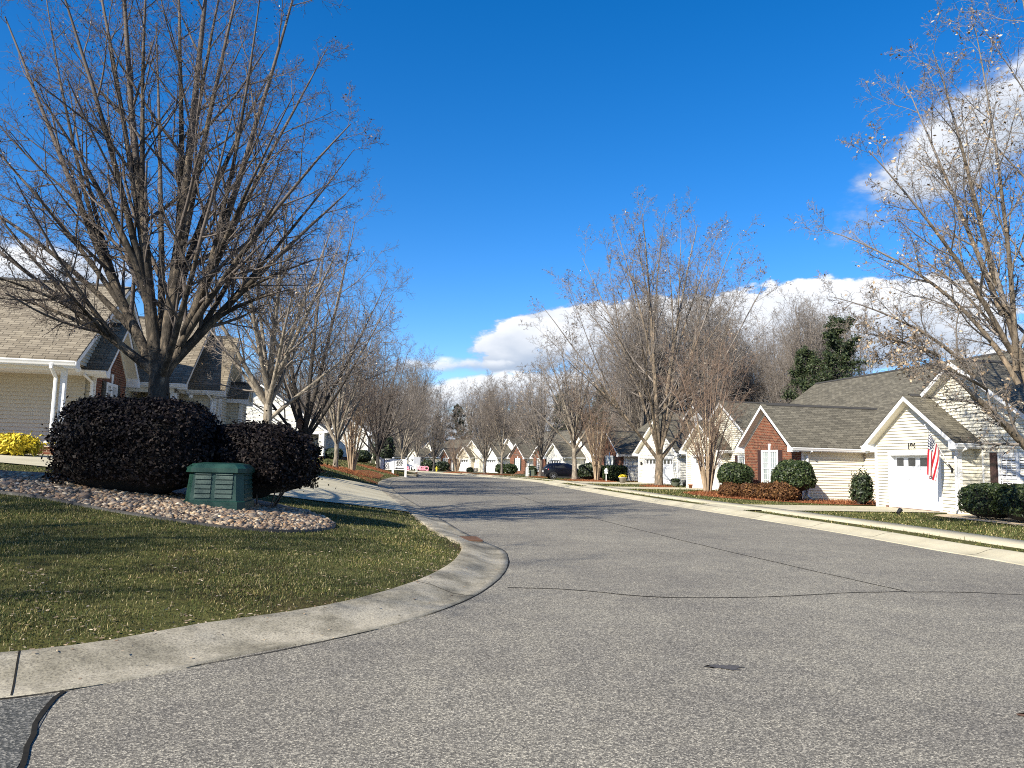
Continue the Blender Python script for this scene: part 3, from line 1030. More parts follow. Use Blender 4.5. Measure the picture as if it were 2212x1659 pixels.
        B(F, 0, w, h, h + t, 0.0, 0.048); B(F, -t - 0.02, w + t + 0.02, -0.10, -0.05, 0.0, 0.075); B(F, 0, w, -0.05, 0.0, 0.0, 0.05)
        cw = w / cols
        for j in range(cols):
            a, b = j * cw, (j + 1) * cw
            if j: B(F, a - 0.045, a + 0.045, 0, h, 0.0, 0.046)
            a2, b2 = a + 0.045, b - 0.045
            for (c, e, f) in ((0, h / 2 + 0.02, 0.024), (h / 2 - 0.02, h, 0.036)):
                B(F, a2, a2 + 0.035, c, e, 0.0, f); B(F, b2 - 0.035, b2, c, e, 0.0, f)
                B(F, a2, b2, c, c + 0.035, 0.0, f - 0.001); B(F, a2, b2, e - 0.035, e, 0.0, f - 0.001)
                if muntin:
                    for q in (1, 2):
                        xm = a2 + (b2 - a2) * q / 3
                        B(F, xm - 0.009, xm + 0.009, c, e, 0.0, f - 0.008)
                    for q in (1, 2):
                        zm = c + (e - c) * q / 3
                        B(F, a2, b2, zm - 0.009, zm + 0.009, 0.0, f - 0.0085)
                if blinds:
                    q = c + 0.05
                    while q < e - 0.06:
                        B(F, a2 + 0.05, b2 - 0.05, q, q + 0.045, 0.008, 0.016)
                        q += 0.085
        fr = F.build('window', M['white_trim'], s.root)
        G = MB()
        B(G, 0.0, w, 0.0, h, 0.004, 0.008)
        G.build('pane', M['dark_pane' if blinds else pane], fr)
        if shutters:
            for a in ((-t - 0.02 - 0.36, -t - 0.02), (w + t + 0.02, w + t + 0.02 + 0.36)):
                S = MB()
                B(S, a[0], a[1], -0.08, h + t, 0.004, 0.03)
                for (c, e) in ((0.02, h * 0.42), (h * 0.48, h)):
                    B(S, a[0] + 0.06, a[1] - 0.06, c, e, 0.03, 0.042)
                S.build('shutter', M[s.shut], s.root)
        if key:
            K = MB()
            zt = h + t + 0.02
            hx = w / 2
            K.hexa([o + d * (hx + a) + up * z + n * f for z, ws in ((zt - 0.02, 0.06), (zt + 0.30, 0.11)) for a, f in ((-ws, 0.04), (ws, 0.04), (ws, 0.0), (-ws, 0.0))])
            K.build('keystone', M['white_trim'], s.root)

    def lamp(s, p):
        L = MB()
        x, y, z = p
        L.box(x - 0.05, x + 0.05, y - 0.03, y, z - 0.08, z + 0.08)
        L.lathe([(0.03, -0.14), (0.065, -0.12), (0.08, 0.08), (0.10, 0.09), (0.02, 0.18), (0.0, 0.18)], (x, y - 0.12, z), 8)
        L.build('wall_lamp', M['gutter_black'], s.root)

    def floodlight(s, p):
        L = MB()
        L.box(p[0] - 0.05, p[0] + 0.05, p[1] - 0.05, p[1] + 0.05, p[2], p[2] + 0.07)
        L.tube([(p[0], p[1], p[2]), (p[0] - 0.1, p[1] - 0.1, p[2] - 0.08), (p[0] - 0.2, p[1] - 0.2, p[2] - 0.13)], [0.04, 0.055, 0.09], 10)
        L.build('floodlight', M['white_trim'], s.root)


def face_rot(psi_deg):
    """heading psi: houses on the right of the street look towards it"""
    a = math.radians(psi_deg)
    return math.atan2(-math.cos(a), math.sin(a))


def garage_house(label, loc, psi, siding='cream_siding', W=4.7, big=8.4, setback=0.7, door=2.75, depth=11.0, number=None, window=True, roof='grey_shingle', big_tan=0.667, dx=0.55, pane='window_pane', blinds=False, big_x=-0.15):
    H = House(label, loc, face_rot(psi), siding, roof)
    h = 2.62
    g0 = (W - door) / 2 + dx - 0.55
    op = [(g0 - 0.0, g0 + door, 0.0, 2.14)]
    H.gable((0, 0), (1, 0), W, setback + 2.2, h, 0.70, oe=0.36, orr=0.40, openings=op, left_wall=True, right_wall=True)
    H.garage(g0, door)
    ops = []
    if window:
        ops = []
        wx = W + 1.0 - big_x
    H.gable((big_x, setback), (1, 0), big, depth, h + 0.03, big_tan, oe=0.36, orr=0.40, openings=ops, post=False)
    # corner trim on the right end of the big front
    H.trim.box(big_x + big - 0.1, big_x + big + 0.03, setback - 0.03, setback + 0.1, 0, h)
    H.trim.box(W + 0.32, W + 0.38, setback - 0.045, setback - 0.0, 0, h)
    if window:
        H.window((W + 1.13, setback - 0.024, 0.55), (1, 0, 0), (0, -1, 0), 1.5, 1.6, shutters=True, pane=pane, blinds=blinds)
    H.downspout((W + 0.44, -0.05, h - 0.15), (W - 0.02, -0.09, h - 0.55))
    H.floodlight((-0.12, -0.05, h - 0.2))
    H.base.box(-0.02, W + 0.02, -0.02, 0.1, -0.4, 0.07)
    if number:
        add_text('house_number', number, H.root, (W / 2 - 0.05, -0.052, 2.38), (math.pi / 2, 0, 0), 0.33, M['ink_black'])
        B = MB(); B.box(W / 2 - 0.42, W / 2 + 0.32, -0.036, -0.022, 2.33, 2.335)
    H.finish()
    return H


def add_text(name, body, parent, loc, rot, size, mat, shear=0.0, extrude=0.004, align='CENTER'):
    cu = bpy.data.curves.new(name, 'FONT')
    cu.body = body
    cu.size = size
    cu.offset = size * 0.028
    cu.align_x = align
    cu.extrude = extrude
    cu.shear = shear
    cu.materials.append(mat)
    tmp = bpy.data.objects.new(name, cu)
    COL.objects.link(tmp)
    me = bpy.data.meshes.new_from_object(tmp.evaluated_get(bpy.context.evaluated_depsgraph_get()))
    bpy.data.objects.remove(tmp)
    if not me.materials:
        me.materials.append(mat)
    o = link(name, me, parent)
    o.location = loc
    o.rotation_euler = rot
    return o


def brick_house(label, loc, psi, siding='cream_siding', W=4.8, L=9.0, main=(-8.0, 12.0, 3.6, 13.0, 0.72), window=True, shutter='dark_shutter', roof='grey_shingle', pane='window_pane', wx=None):
    H = House(label, loc, face_rot(psi), siding, roof, shutter)
    h = 2.62
    ww, wh = 1.42, 1.72
    x0 = (W - ww) / 2 + 0.15 if wx is None else wx
    H.gable((0, 0), (1, 0), W, L, h, 0.80, oe=0.36, orr=0.42, front='brick', right_wall=False)
    H.face_wall((W, 0.32, 0), (0, 1, 0), (1, 0, 0), L - 0.32, h, None)
    H.face_wall((W - 0.004, 0.0, 0), (0, 1, 0), (1, 0, 0), 0.32, h, None, brick=True)
    H.trim.box(W - 0.02, W + 0.035, 0.32, 0.44, 0, h)
    # soldier course and sill of the window
    if window:
        H.window((x0, -0.006, 0.62), (1, 0, 0), (0, -1, 0), ww, wh, key=True, pane=pane)
        H.brick.face([(x0 - 0.2, -0.022, 0.62 + wh + 0.075), (x0 + ww + 0.2, -0.022, 0.62 + wh + 0.075), (x0 + ww + 0.2, -0.022, 0.62 + wh + 0.30), (x0 - 0.2, -0.022, 0.62 + wh + 0.30)],
                     [(0, 0), (0, ww + .4), (.225, ww + .4), (.225, 0)])
    H.brick.box(W - 0.9, W + 0.25, -0.35, -0.1, -0.2, 0.55)
    H.downspout((W + 0.42, 0.62, h - 0.16), (W + 0.08, 0.60, h - 0.5), foot=(0.3, 0))
    if main:
        a, b, y0, dp, tn = main
        # ridge parallel to the street
        H.gable((b, y0), (0, 1), dp, b - a, h + 0.02, tn, oe=0.36, orr=0.3, back=True, rake_back=0.3, gut=(False, False))
    H.base.box(-0.02, W + 0.0, 0.0, 0.1, -0.4, 0.0)
    H.finish()
    return H


HA = garage_house('cream house numbered 196 with a flag beside its white garage door', (15.35, 31.2, 0.1), 8, 'cream_siding', number='196', blinds=True, depth=10.0)
HB = brick_house('house with a brick gable and dark shutters between two round evergreen bushes', (12.68, 40.2, 0.1), 11, main=(-8.0, 12.5, 3.7, 12.2, 0.73))
HC = garage_house('cream house with a slim garage gable half hidden by a multi-stem crepe myrtle', (12.1, 51.0, 0.1), 12, 'cream_siding', depth=9.0)


def plain_garage(label, loc, psi, siding='white_siding', W=7.0, door=4.9, panes=8, back=True, h=2.62, tan=0.70):
    H = House(label, loc, face_rot(psi), siding)
    g0 = (W - door) / 2
    H.gable((0, 0), (1, 0), W, 6, h, tan, oe=0.36, orr=0.42, openings=[(g0, g0 + door, 0, 2.14)])
    H.garage(g0, door, panes=panes, cols=panes)
    if back:
        H.gable((-1.5, 3.2), (1, 0), W + 3.6, 10, h + 0.03, 0.72, oe=0.36, orr=0.3)
    H.downspout((W + 0.44, -0.05, h - 0.15), (W - 0.02, -0.09, h - 0.55))
    H.lamp((g0 - 0.28, -0.02, 1.7))
    H.base.box(-0.02, W + 0.02, -0.02, 0.1, -0.6, 0.02)
    H.finish()
    return H


HD = plain_garage('white house with a wide double garage door behind the thick-trunked street tree', (11.0, 63.7, 0.02), 16)
HE = brick_house('house with a narrow brick gable, black shutters and a square clipped bush', (8.6, 72.6, 0.0), 18, siding='white_siding', shutter='black_shutter', main=(-7, 5, 4.5, 12, 0.72))
HF = plain_garage('white garage gable of the house behind the parked navy car', (5.0, 101.0, -0.15), 25, W=4.6, door=2.7, panes=4)
HF2 = brick_house('brick gable mostly hidden by the tree trunk left of the navy car', (3.4, 108.5, -0.2), 26, siding='white_siding', W=3.6, main=(-6, 4, 4, 11, 0.72), pane='dark_pane')
HG = brick_house('far house with a steep red brick gable right of a white garage', (0.0, 117.3, -0.25), 28, siding='white_siding', main=(-7, 4, 4.2, 12, 0.72), shutter='black_shutter')
HI = plain_garage('far white house with a bright white garage door of small panes facing the bend', (-4.4, 123.2, -0.3), 30, W=4.9, door=3.6, panes=6)
HJ = garage_house('far cream house with a tall asymmetric cream gable left of the white garage', (-9.3, 134.0, -0.35), 32, 'beige_siding', W=4.6, window=False)
HK = brick_house('far house with two small brick gables behind the little red crepe myrtle', (-13.0, 139.5, -0.4), 34, siding='beige_siding', W=3.4, main=(-12, 8, 3.2, 11, 0.62), shutter='black_shutter', pane='dark_pane')
HL = plain_garage('far white gable house at the bend behind the letters on the lawn', (-21.2, 156.0, -0.5), 38, W=4.6, door=2.9, panes=4)
HM = brick_house('far house with a small brick gable behind the white number board', (-29.0, 164.0, -0.5), 38, siding='tan_siding', main=(-9, 6, 4, 12, 0.7))


# left side of the street: facades look the other way
def left_rot(psi_deg):
    return face_rot(psi_deg) + math.pi


def eave_gutter(H, x, y0, y1, ze):
    g = MB()
    prof = [(-0.001, -0.13), (-0.075, -0.13), (-0.095, -0.08), (-0.125, -0.03), (-0.125, 0.004), (-0.11, 0.004), (-0.11, -0.02)]
    for k in range(len(prof) - 1):
        g.face([(x + prof[k][0], y0, ze + prof[k][1]), (x + prof[k + 1][0], y0, ze + prof[k + 1][1]), (x + prof[k + 1][0], y1, ze + prof[k + 1][1]), (x + prof[k][0], y1, ze + prof[k][1])])
    H.gut.append(g)


def left_house_one():
    # local: x along the street away from the camera, y away from the street
    H = House('tan sided house with a brick gable and white downspout behind the yellow bush', (-13.75, 24.4, 1.72), left_rot(12), 'tan_siding', 'tan_shingle', 'black_shutter')
    h, pd = 2.65, 1.75
    H.gable((0, 0), (1, 0), 3.2, 4.5, h, 0.95, oe=0.32, orr=0.42, front='brick', left_wall=True)
    H.trim.box(-0.035, 0.0, -0.004, 0.13, 0, h)
    H.window((1.0, -0.006, 0.75), (1, 0, 0), (0, -1, 0), 1.05, 1.45, key=True, pane='curtain_pane')
    H.brick.face([(0.8, -0.022, 2.29), (2.25, -0.022, 2.29), (2.25, -0.022, 2.52), (0.8, -0.022, 2.52)], [(0, 0), (0, 1.45), (.23, 1.45), (.23, 0)])
    y0 = 0.30
    W = 7.2 + pd
    H.gable((-pd, y0), (1, 0), W, 14, h, 0.70, oe=0.32, orr=0.36, post=False, left_wall=False, openings=[(0, pd, -1, h)], returns=True)
    H.face_wall((-0.06, 15, 0), (0, -1, 0), (-1, 0, 0), 15 - y0, h, None)
    H.trim.box(-pd - 0.01, -pd + 0.13, y0 + 0.15, 14, h - 0.32, h - 0.03)
    H.soff.face([(-pd, y0, h - 0.02), (-pd, 14, h - 0.02), (-0.06, 14, h - 0.02), (-0.06, y0, h - 0.02)])
    H.trim.box(-pd - 0.02, -pd + 0.14, y0 + 0.02, y0 + 0.16, 0, h)
    for y in (4.4, 8.2):
        H.trim.box(-pd - 0.02, -pd + 0.14, y, y + 0.14, 0, h)
    ze = h - 0.70 * 0.32 + 0.17
    H.downspout((-pd - 0.40, y0 + 0.3, ze - 0.1), (-pd - 0.09, y0 + 0.26, ze - 0.5), foot=(-0.4, 0))
    H.downspout((-0.40, 0.26, h - 0.16), (-0.09, 0.10, h - 0.5), foot=(-0.3, 0))
    H.floodlight((-pd + 0.3, y0 - 0.08, h - 0.12))
    H.base.box(-pd, 5, y0 + 0.1, 14, -0.9, 0.0)
    H.base.box(0.02, 3.18, 0.03, 4, -0.9, 0.0)
    return H.finish()


def left_house_two():
    H = House('tan sided house beyond the thick forked trunk, with a small dark roofed bay', (-12.55, 31.3, 1.74), left_rot(12), 'tan_siding', 'tan_shingle')
    h, pd = 2.65, 1.8
    H.gable((0, 0), (1, 0), 5.0, 5, h, 0.95, oe=0.32, orr=0.42)
    H.window((0.62, -0.024, 0.85), (1, 0, 0), (0, -1, 0), 0.55, 1.35, shutters=False, cols=1, pane='curtain_pane')
    H.gable((3.0, -0.65), (1, 0), 1.4, 1.0, 2.45, 0.85, oe=0.22, orr=0.3, gut=(False, False))
    y0 = 1.1
    W = 7.0 + pd
    H.gable((-pd, y0), (1, 0), W, 13, h, 0.70, oe=0.32, orr=0.36, post=False, left_wall=False, openings=[(0.1, pd, -1, h - 0.35)])
    H.face_wall((-0.06, 14, 0), (0, -1, 0), (-1, 0, 0), 14 - y0, h, None)
    H.trim.box(-pd - 0.01, -pd + 0.13, y0 + 0.15, 13, h - 0.4, h - 0.03)
    H.soff.face([(-pd, y0, h - 0.02), (-pd, 14, h - 0.02), (-0.06, 14, h - 0.02), (-0.06, y0, h - 0.02)])
    for y in (y0 + 0.02, 4.6, 8.0):
        H.trim.box(-pd - 0.04, -pd + 0.2, y, y + 0.24, 0, h - 0.4)
    # glazed screens: towards the camera and at the street end
    for (o, d, n, w) in (((-pd + 0.05, 4.5, 0.35), (0, -1, 0), (-1, 0, 0), 3.0), ((-pd + 0.3, y0 + 0.02, 0.35), (1, 0, 0), (0, -1, 0), 1.3), ((-pd + 0.05, 7.9, 0.35), (0, -1, 0), (-1, 0, 0), 3.0)):
        H.window(o, d, n, w, 1.45, shutters=False, muntin=False, pane='curtain_pane')
        d_, o_ = Vector(d), Vector(o)
        a, b = o_ + Vector((0, 0, 1.52)), o_ + d_ * w + Vector((0, 0, 1.52))
        H.wall.face([o_ - Vector((0, 0, 0.35)), o_ + d_ * w - Vector((0, 0, 0.35)), o_ + d_ * w - Vector((0, 0, 0.04)), o_ - Vector((0, 0, 0.04))])
    ze = h - 0.70 * 0.32 + 0.17
    H.downspout((-0.40, 0.26, h - 0.16), (-0.09, 0.12, h - 0.5), foot=(-0.3, 0))
    H.floodlight((-0.5, y0 - 0.08, h - 0.3))
    # vents on the roof slope
    for (x, y) in ((1.1, 2.6), (1.9, 5.2)):
        V = MB()
        zz = h + 0.70 * (x + pd) + 0.2
        V.box(x - 0.2, x + 0.2, y - 0.2, y + 0.2, zz - 0.15, zz + 0.13)
        V.box(x - 0.28, x + 0.2, y - 0.24, y + 0.24, zz + 0.13, zz + 0.17)
        V.build('roof_vent', M['plastic_black'], H.root)
    H.base.box(-pd, 5, y0 + 0.1, 13, -0.9, 0.0)
    H.base.box(0.02, 4.98, 0.03, 4, -0.9, 0.0)
    return H.finish()


def left_house_three():
    H = House('white double house facing the lawn with two nested gables and a shaded recess', (-31.3, 73.0, 1.72), math.radians(9), 'white_siding', 'grey_shingle')
    h, W = 2.6, 12.6
    H.gable((0, 0), (1, 0), W, 12, h, 0.667, oe=0.36, orr=0.4, openings=[(8.2, 12.1, -1, h - 0.3)])
    H.face_wall((8.0, 2.2, 0), (1, 0, 0), (0, -1, 0), 4.3, h, None)
    H.trim.box(W - 0.45, W - 0.2, 0.0, 0.22, 0, h - 0.3)
    H.trim.box(8.2, 12.1, -0.03, 0.02, h - 0.42, h - 0.28)
    H.gable((0.4, -1.6), (1, 0), 8.6, 2.0, h, 0.667, oe=0.36, orr=0.4, returns=True)
    H.gable((W + 0.05, 3.0), (1, 0), 4.2, 8, h - 0.1, 0.667, oe=0.3, orr=0.3, openings=[])
    H.trim.box(W + 4.1, W + 4.3, 2.9, 3.05, 0, h)
    H.base.box(0, W, 0.05, 10, -1.6, 0.0)
    H.base.box(0.5, 8.9, -1.55, 0.2, -1.6, 0.0)
    H.base.box(W + 0.1, W + 4.2, 3.05, 9, -1.6, 0.0)
    return H.finish()


left_house_one()
left_house_two()
left_house_three()

# ---------------------------------------------------------------- trees
def norm(a):
    return a / np.maximum(np.linalg.norm(a, axis=-1, keepdims=True), 1e-9)


def march(start, d, length, n, up, gnarl, rng):
    pts = [start]
    d = norm(d)
    step = (length / (n - 1))[:, None]
    for i in range(n - 1):
        d = norm(d + rng.normal(0, gnarl, d.shape) + np.array([0, 0, 1.0]) * up)
        pts.append(pts[-1] + d * step)
    return np.stack(pts, 1)


def spawn(P, R, L, K, t0, t1, ang, ang_sd, ratio, shape, rr, n, up, gnarl, rng, rmin, tip=0.35, flat=0.0):
    """K children on every branch of P (N,n,3) with radii R (N,n) and lengths L"""
    N, npt = P.shape[:2]
    base = np.linspace(t0, t1, K)[None, :] + rng.normal(0, (t1 - t0) / K * 0.35, (N, K))
    t = np.clip(base, t0 * 0.8, 0.985)
    f = t * (npt - 1)
    i = np.clip(f.astype(int), 0, npt - 2)
    w = (f - i)[..., None]
    idx = np.arange(N)[:, None]
    p = P[idx, i] * (1 - w) + P[idx, i + 1] * w
    tan = norm(P[idx, i + 1] - P[idx, i])
    rad = (R[idx, i] * (1 - w[..., 0]) + R[idx, i + 1] * w[..., 0])
    ph = (rng.random((N, 1)) * 6.28 + np.arange(K)[None, :] * 2.399 + rng.normal(0, 0.4, (N, K)))
    ref = np.where(np.abs(tan[..., 2:3]) < 0.9, np.array([0, 0, 1.0]), np.array([1.0, 0, 0]))
    a = norm(np.cross(tan, ref)); b = np.cross(tan, a)
    per = a * np.cos(ph)[..., None] + b * np.sin(ph)[..., None]
    an = np.radians(rng.normal(ang, ang_sd, (N, K)))[..., None]
    d = tan * np.cos(an) + per * np.sin(an)
    ln = L[:, None] * ratio * (1 - shape * t) * rng.uniform(0.7, 1.25, (N, K))
    r0 = np.maximum(rad * rr, rmin)
    d, p, ln, r0 = d.reshape(-1, 3), p.reshape(-1, 3), ln.ravel(), r0.ravel()
    Q = march(p, d, ln, n, up, gnarl, rng)
    RR = r0[:, None] * np.linspace(1, tip, n)[None, :]
    RR = np.maximum(RR, rmin * 0.75)
    return Q, RR, ln


def tubes(P, R, sides):
    """(N,n,3) polylines to tube vertices and quads"""
    N, n = P.shape[:2]
    T = norm(np.gradient(P, axis=1))
    ref = np.where(np.abs(T[..., 2:3]) < 0.92, np.array([0, 0, 1.0]), np.array([1.0, 0, 0]))
    a = norm(np.cross(T, ref)); b = np.cross(T, a)
    k = np.arange(sides) * 2 * np.pi / sides
    V = P[:, :, None, :] + R[:, :, None, None] * (a[:, :, None, :] * np.cos(k)[None, None, :, None] + b[:, :, None, :] * np.sin(k)[None, None, :, None])
    V = V.reshape(-1, 3)
    base = (np.arange(N) * n * sides)[:, None, None]
    i = np.arange(n - 1)[None, :, None] * sides
    j = np.arange(sides)[None, None, :]
    j2 = (j + 1) % sides
    F = np.stack([base + i + j, base + i + j2, base + i + sides + j2, base + i + sides + j], -1).reshape(-1, 4)
    return V, F


class Parts:
    def __init__(s): s.V, s.F, s.M, s.n = [], [], [], 0

    def add(s, V, F, mi=0):
        s.V.append(V); s.F.append(F + s.n); s.M.append(np.full(len(F), mi)); s.n += len(V)

    def mesh(s, name, mats, smooth=True):
        return np_mesh(name, np.concatenate(s.V), s.F, mats, np.concatenate(s.M), smooth)


def cards(C, rng, size, elong=1.6):
    """small leaf-like quads at points C"""
    N = len(C)
    a = norm(rng.normal(size=(N, 3))); b = norm(np.cross(a, rng.normal(size=(N, 3))))
    s = (size * rng.uniform(0.6, 1.4, N))[:, None]
    V = np.stack([C - a * s * elong * .5, C + b * s * .45, C + a * s * elong * .5, C - b * s * .45], 1).reshape(-1, 3)
    F = np.arange(4 * N).reshape(N, 4)
    return V, F


def bezier(a, b, c, n):
    t = np.linspace(0, 1, n)[:, None]
    return a * (1 - t) ** 2 + 2 * b * t * (1 - t) + c * t * t


def vase_tree(seed, H, spread, trunk_h, r_trunk, nl, counts, rmin, mats, leaves=0.0, limbs=None, gn=0.05, up=0.05, leaf_size=0.045, lean=(0, 0), first=0.45, droop=0.0, ratios=(0.50, 0.55, 0.55, 0.6), limb_up=0.42, limb_r=0.62, stems=1, trunk_pts=None, leaf_low=False):
    """broadleaf tree in winter: short trunk, rising limbs, fine twigs; returns (trunk mesh, crown mesh)"""
    rng = np.random.default_rng(seed)
    tr, cr = Parts(), Parts()
    # trunk
    if trunk_pts is None:
        zt = trunk_h * 1.25
        n = 9
        zz = np.linspace(-0.25, zt, n)
        tp = np.stack([lean[0] * zz + np.cumsum(rng.normal(0, 0.015, n)), lean[1] * zz + np.cumsum(rng.normal(0, 0.015, n)), zz], 1)
    else:
        tp = np.array(trunk_pts, float); n = len(tp)
    fl = np.linspace(0, 1, n)
    rt = r_trunk * (1 - 0.22 * fl) * (1 + 0.75 * np.exp(-fl * n * 0.9))
    rt[-1] *= 0.75
    if stems == 1:
        V, F = tubes(tp[None], rt[None], 14); tr.add(V, F)
    # limbs
    LP, LR, LL = [], [], []
    for k in range(nl):
        if limbs is not None:
            s, c, e, r = limbs[k]
            P = bezier(np.array(s, float), np.array(c, float), np.array(e, float), 14)
        else:
            az_ = k * 2.399 + rng.normal(0, 0.25)
            q = (k + 0.5) / nl
            out = spread * (0.30 + 0.70 * (1 - q) ** 0.7) * rng.uniform(0.85, 1.1)
            top = H * (first + (1 - first) * q ** 0.6) * rng.uniform(0.93, 1.03)
            if stems > 1:
                s = np.array([0.09 * math.cos(az_), 0.09 * math.sin(az_), -0.2])
                c = s + np.array([out * 0.22 * math.cos(az_), out * 0.22 * math.sin(az_), top * 0.5])
            else:
                f = trunk_h * (0.72 + 0.5 * q)
                i = min(int((f + 0.25) / (trunk_h * 1.25 + 0.25) * (n - 1)), n - 2)
                s = tp[i]
                c = s + np.array([out * 0.45 * math.cos(az_), out * 0.45 * math.sin(az_), (top - s[2]) * limb_up])
            e = np.array([s[0] + out * math.cos(az_), s[1] + out * math.sin(az_), top])
            P = bezier(s, c, e, 14)
            r = r_trunk * (limb_r * (0.75 + 0.45 * q) if stems == 1 else 0.42 * rng.uniform(0.7, 1.1))
        L = np.linalg.norm(np.diff(P, axis=0), axis=1).sum()
        wob = np.cumsum(rng.normal(0, gn * L / 45, (14, 3)), 0) * np.linspace(0.2, 1, 14)[:, None]
        P = P + wob
        LP.append(P); LL.append(L)
        LR.append(np.maximum(r * np.linspace(1, 0.10, 14) ** 0.9, rmin * 1.6))
    LP, LR, LL = np.array(LP), np.array(LR), np.array(LL)
    V, F = tubes(LP[:, :9], LR[:, :9], 9); tr.add(V, F)
    V, F = tubes(LP[:, 8:], LR[:, 8:], 6); cr.add(V, F)
    P, R, L = LP, LR, LL
    tips = []
    lev = len(counts)
    for j, K in enumerate(counts):
        t0 = (0.22, 0.2, 0.15, 0.1, 0.1)[j]
        npt = (8, 5, 4, 3, 3)[j]
        sides = (5, 4, 3, 3, 3)[j]
        rat = ratios[min(j, len(ratios) - 1)]
        P, R, L = spawn(P, R, L, K, t0, 0.98, (38, 42, 45, 48, 50)[j], 9, rat, (0.62, 0.5, 0.4, 0.3, 0.3)[j], (0.5, 0.55, 0.62, 0.7, 0.8)[j], npt, up * (1.0, 0.9, 0.5, 0.2, 0.0)[j] - droop * (0, 0, 0.3, 1, 1)[j], gn * (1.0, 1.8, 2.8, 4.0, 5.0)[j], rng, rmin)
        V, F = tubes(P, R, sides)
        cr.add(V, F)
        tips = P
    if leaves > 0:
        E = tips[:, 1:].reshape(-1, 3)
        pr = np.full(len(E), leaves)
        if leaf_low:
            zq = np.clip(1.25 - E[:, 2] / H, 0.1, 1)
            pr = pr * zq
        lump = np.sin(E[:, 0] * 1.7 + seed) + np.sin(E[:, 1] * 1.5 + 2 * seed) + np.sin(E[:, 2] * 1.9)
        E = E[rng.random(len(E)) < pr * np.clip(0.5 + 0.5 * lump, 0.05, 2)]
        if len(E):
            V, F = cards(E + rng.normal(0, 0.05, E.shape), rng, leaf_size)
            cr.add(V, F, 1)
    return tr.mesh('trunk', [M[mats[0]]]), cr.mesh('crown', [M[mats[1]], M[mats[2] if len(mats) > 2 else 'dry_leaf']])


def place_tree(meshes, label, x, y, rz=0.0, sc=1.0, sz=None, group='bare trees lining the street', cat='tree', name='bare_tree', z=None, bark=None):
    t = thing(name, label, cat, (x, y, (gz(x, y) if z is None else z) - 0.02), rz, group)
    t.scale = (sc, sc, sz if sz else sc)
    link('trunk', meshes[0], t)
    link('crown', meshes[1], t)
    return t


def at(x, y, Y):
    """world point at depth Y on the camera ray measured on the survey picture (2212 wide)"""
    d = _f + _r * ((x - 1106) / 1600) - _u * ((y - 829.5) / 1600)
    return np.array(Vector((0, 0, CAM_H)) + d * (Y / d.y))


def big_left_tree():
    bx, by = -7.55, 16.0
    bz = gz(bx, by)
    b = np.array([bx, by, bz])
    rel = lambda p: np.array(p) - b
    fork = rel(at(344, 800, 16.0))
    D = lambda x, y, Y=16.0: rel(at(x, y, Y))
    trunk = [(0, 0, -0.3), (0, 0, 0.0), D(338, 980), D(341, 900), D(343, 850), fork, D(344, 780)]
    prim = [((344, 815, 16), (310, 610, 15.8), (262, -150, 15.5), .165), ((346, 815, 16), (388, 600, 16.2), (455, -160, 16.6), .175), ((352, 810, 16), (440, 690, 15.9), (640, -30, 15.4), .14), ((338, 800, 16), (268, 690, 16.2), (10, 40, 16.8), .135),
            ((334, 805, 16), (205, 700, 15.7), (-120, 450, 15.0), .11), ((354, 805, 16), (480, 665, 16.2), (745, 420, 16.8), .12), ((344, 820, 16), (352, 640, 17.2), (330, 40, 18.6), .11), ((348, 820, 16), (395, 690, 14.8), (500, 230, 13.6), .09)]
    sec = [(0, .22, (110, -90, 14.6)), (0, .34, (185, -160, 16.6)), (0, .28, (60, 170, 14.4)), (0, .45, (330, -170, 14.8)), (1, .25, (535, -110, 15.6)), (1, .38, (375, -190, 17.6)), (1, .2, (590, 150, 17.8)), (1, .5, (500, -150, 17.4)),
           (2, .28, (700, 110, 16.6)), (2, .42, (570, -80, 14.4)), (2, .18, (765, 265, 14.8)), (2, .35, (640, 200, 13.6)), (3, .28, (-95, 240, 15.8)), (3, .45, (95, -60, 17.6)), (3, .2, (-140, 390, 17.4)), (3, .35, (150, 150, 18.2)),
           (4, .3, (-70, 620, 16.4)), (4, .5, (-150, 560, 14.2)), (4, .22, (30, 380, 14.0)), (4, .4, (-90, 340, 15.8)), (5, .3, (770, 320, 17.6)), (5, .5, (735, 545, 16.0)), (5, .2, (610, 320, 18.0)), (5, .35, (650, 620, 15.4)), (5, .25, (560, 590, 18.0)), (4, .3, (120, 590, 13.8))]
    spec = [(D(*s_), D(*c_), D(*e_), r) for s_, c_, e_, r in prim]
    for k, t, e_ in sec:
        a, b_, c_, r = spec[k]
        s_ = a * (1 - t) ** 2 + 2 * b_ * t * (1 - t) + c_ * t * t
        tg = norm(2 * (1 - t) * (b_ - a) + 2 * t * (c_ - b_))
        e = D(*e_)
        L = np.linalg.norm(e - s_)
        spec.append((s_, s_ + tg * L * 0.22 + (e - s_) * 0.24, e, r * (1 - t) * 0.72))
    ms = vase_tree(11, 12.5, 5, 3, 0.25, len(spec), (8, 7, 6, 3), 0.0038, ('mottled_bark', 'twig_dark', 'seed_brown'), leaves=0.10, limbs=spec, gn=0.055, up=0.045, trunk_pts=trunk, leaf_size=0.03, ratios=(0.38, 0.5, 0.52, 0.55))
    return place_tree(ms, 'large wide bare tree with a forked flaking trunk rising behind the dark purple hedge', bx, by, z=bz + 0.02)


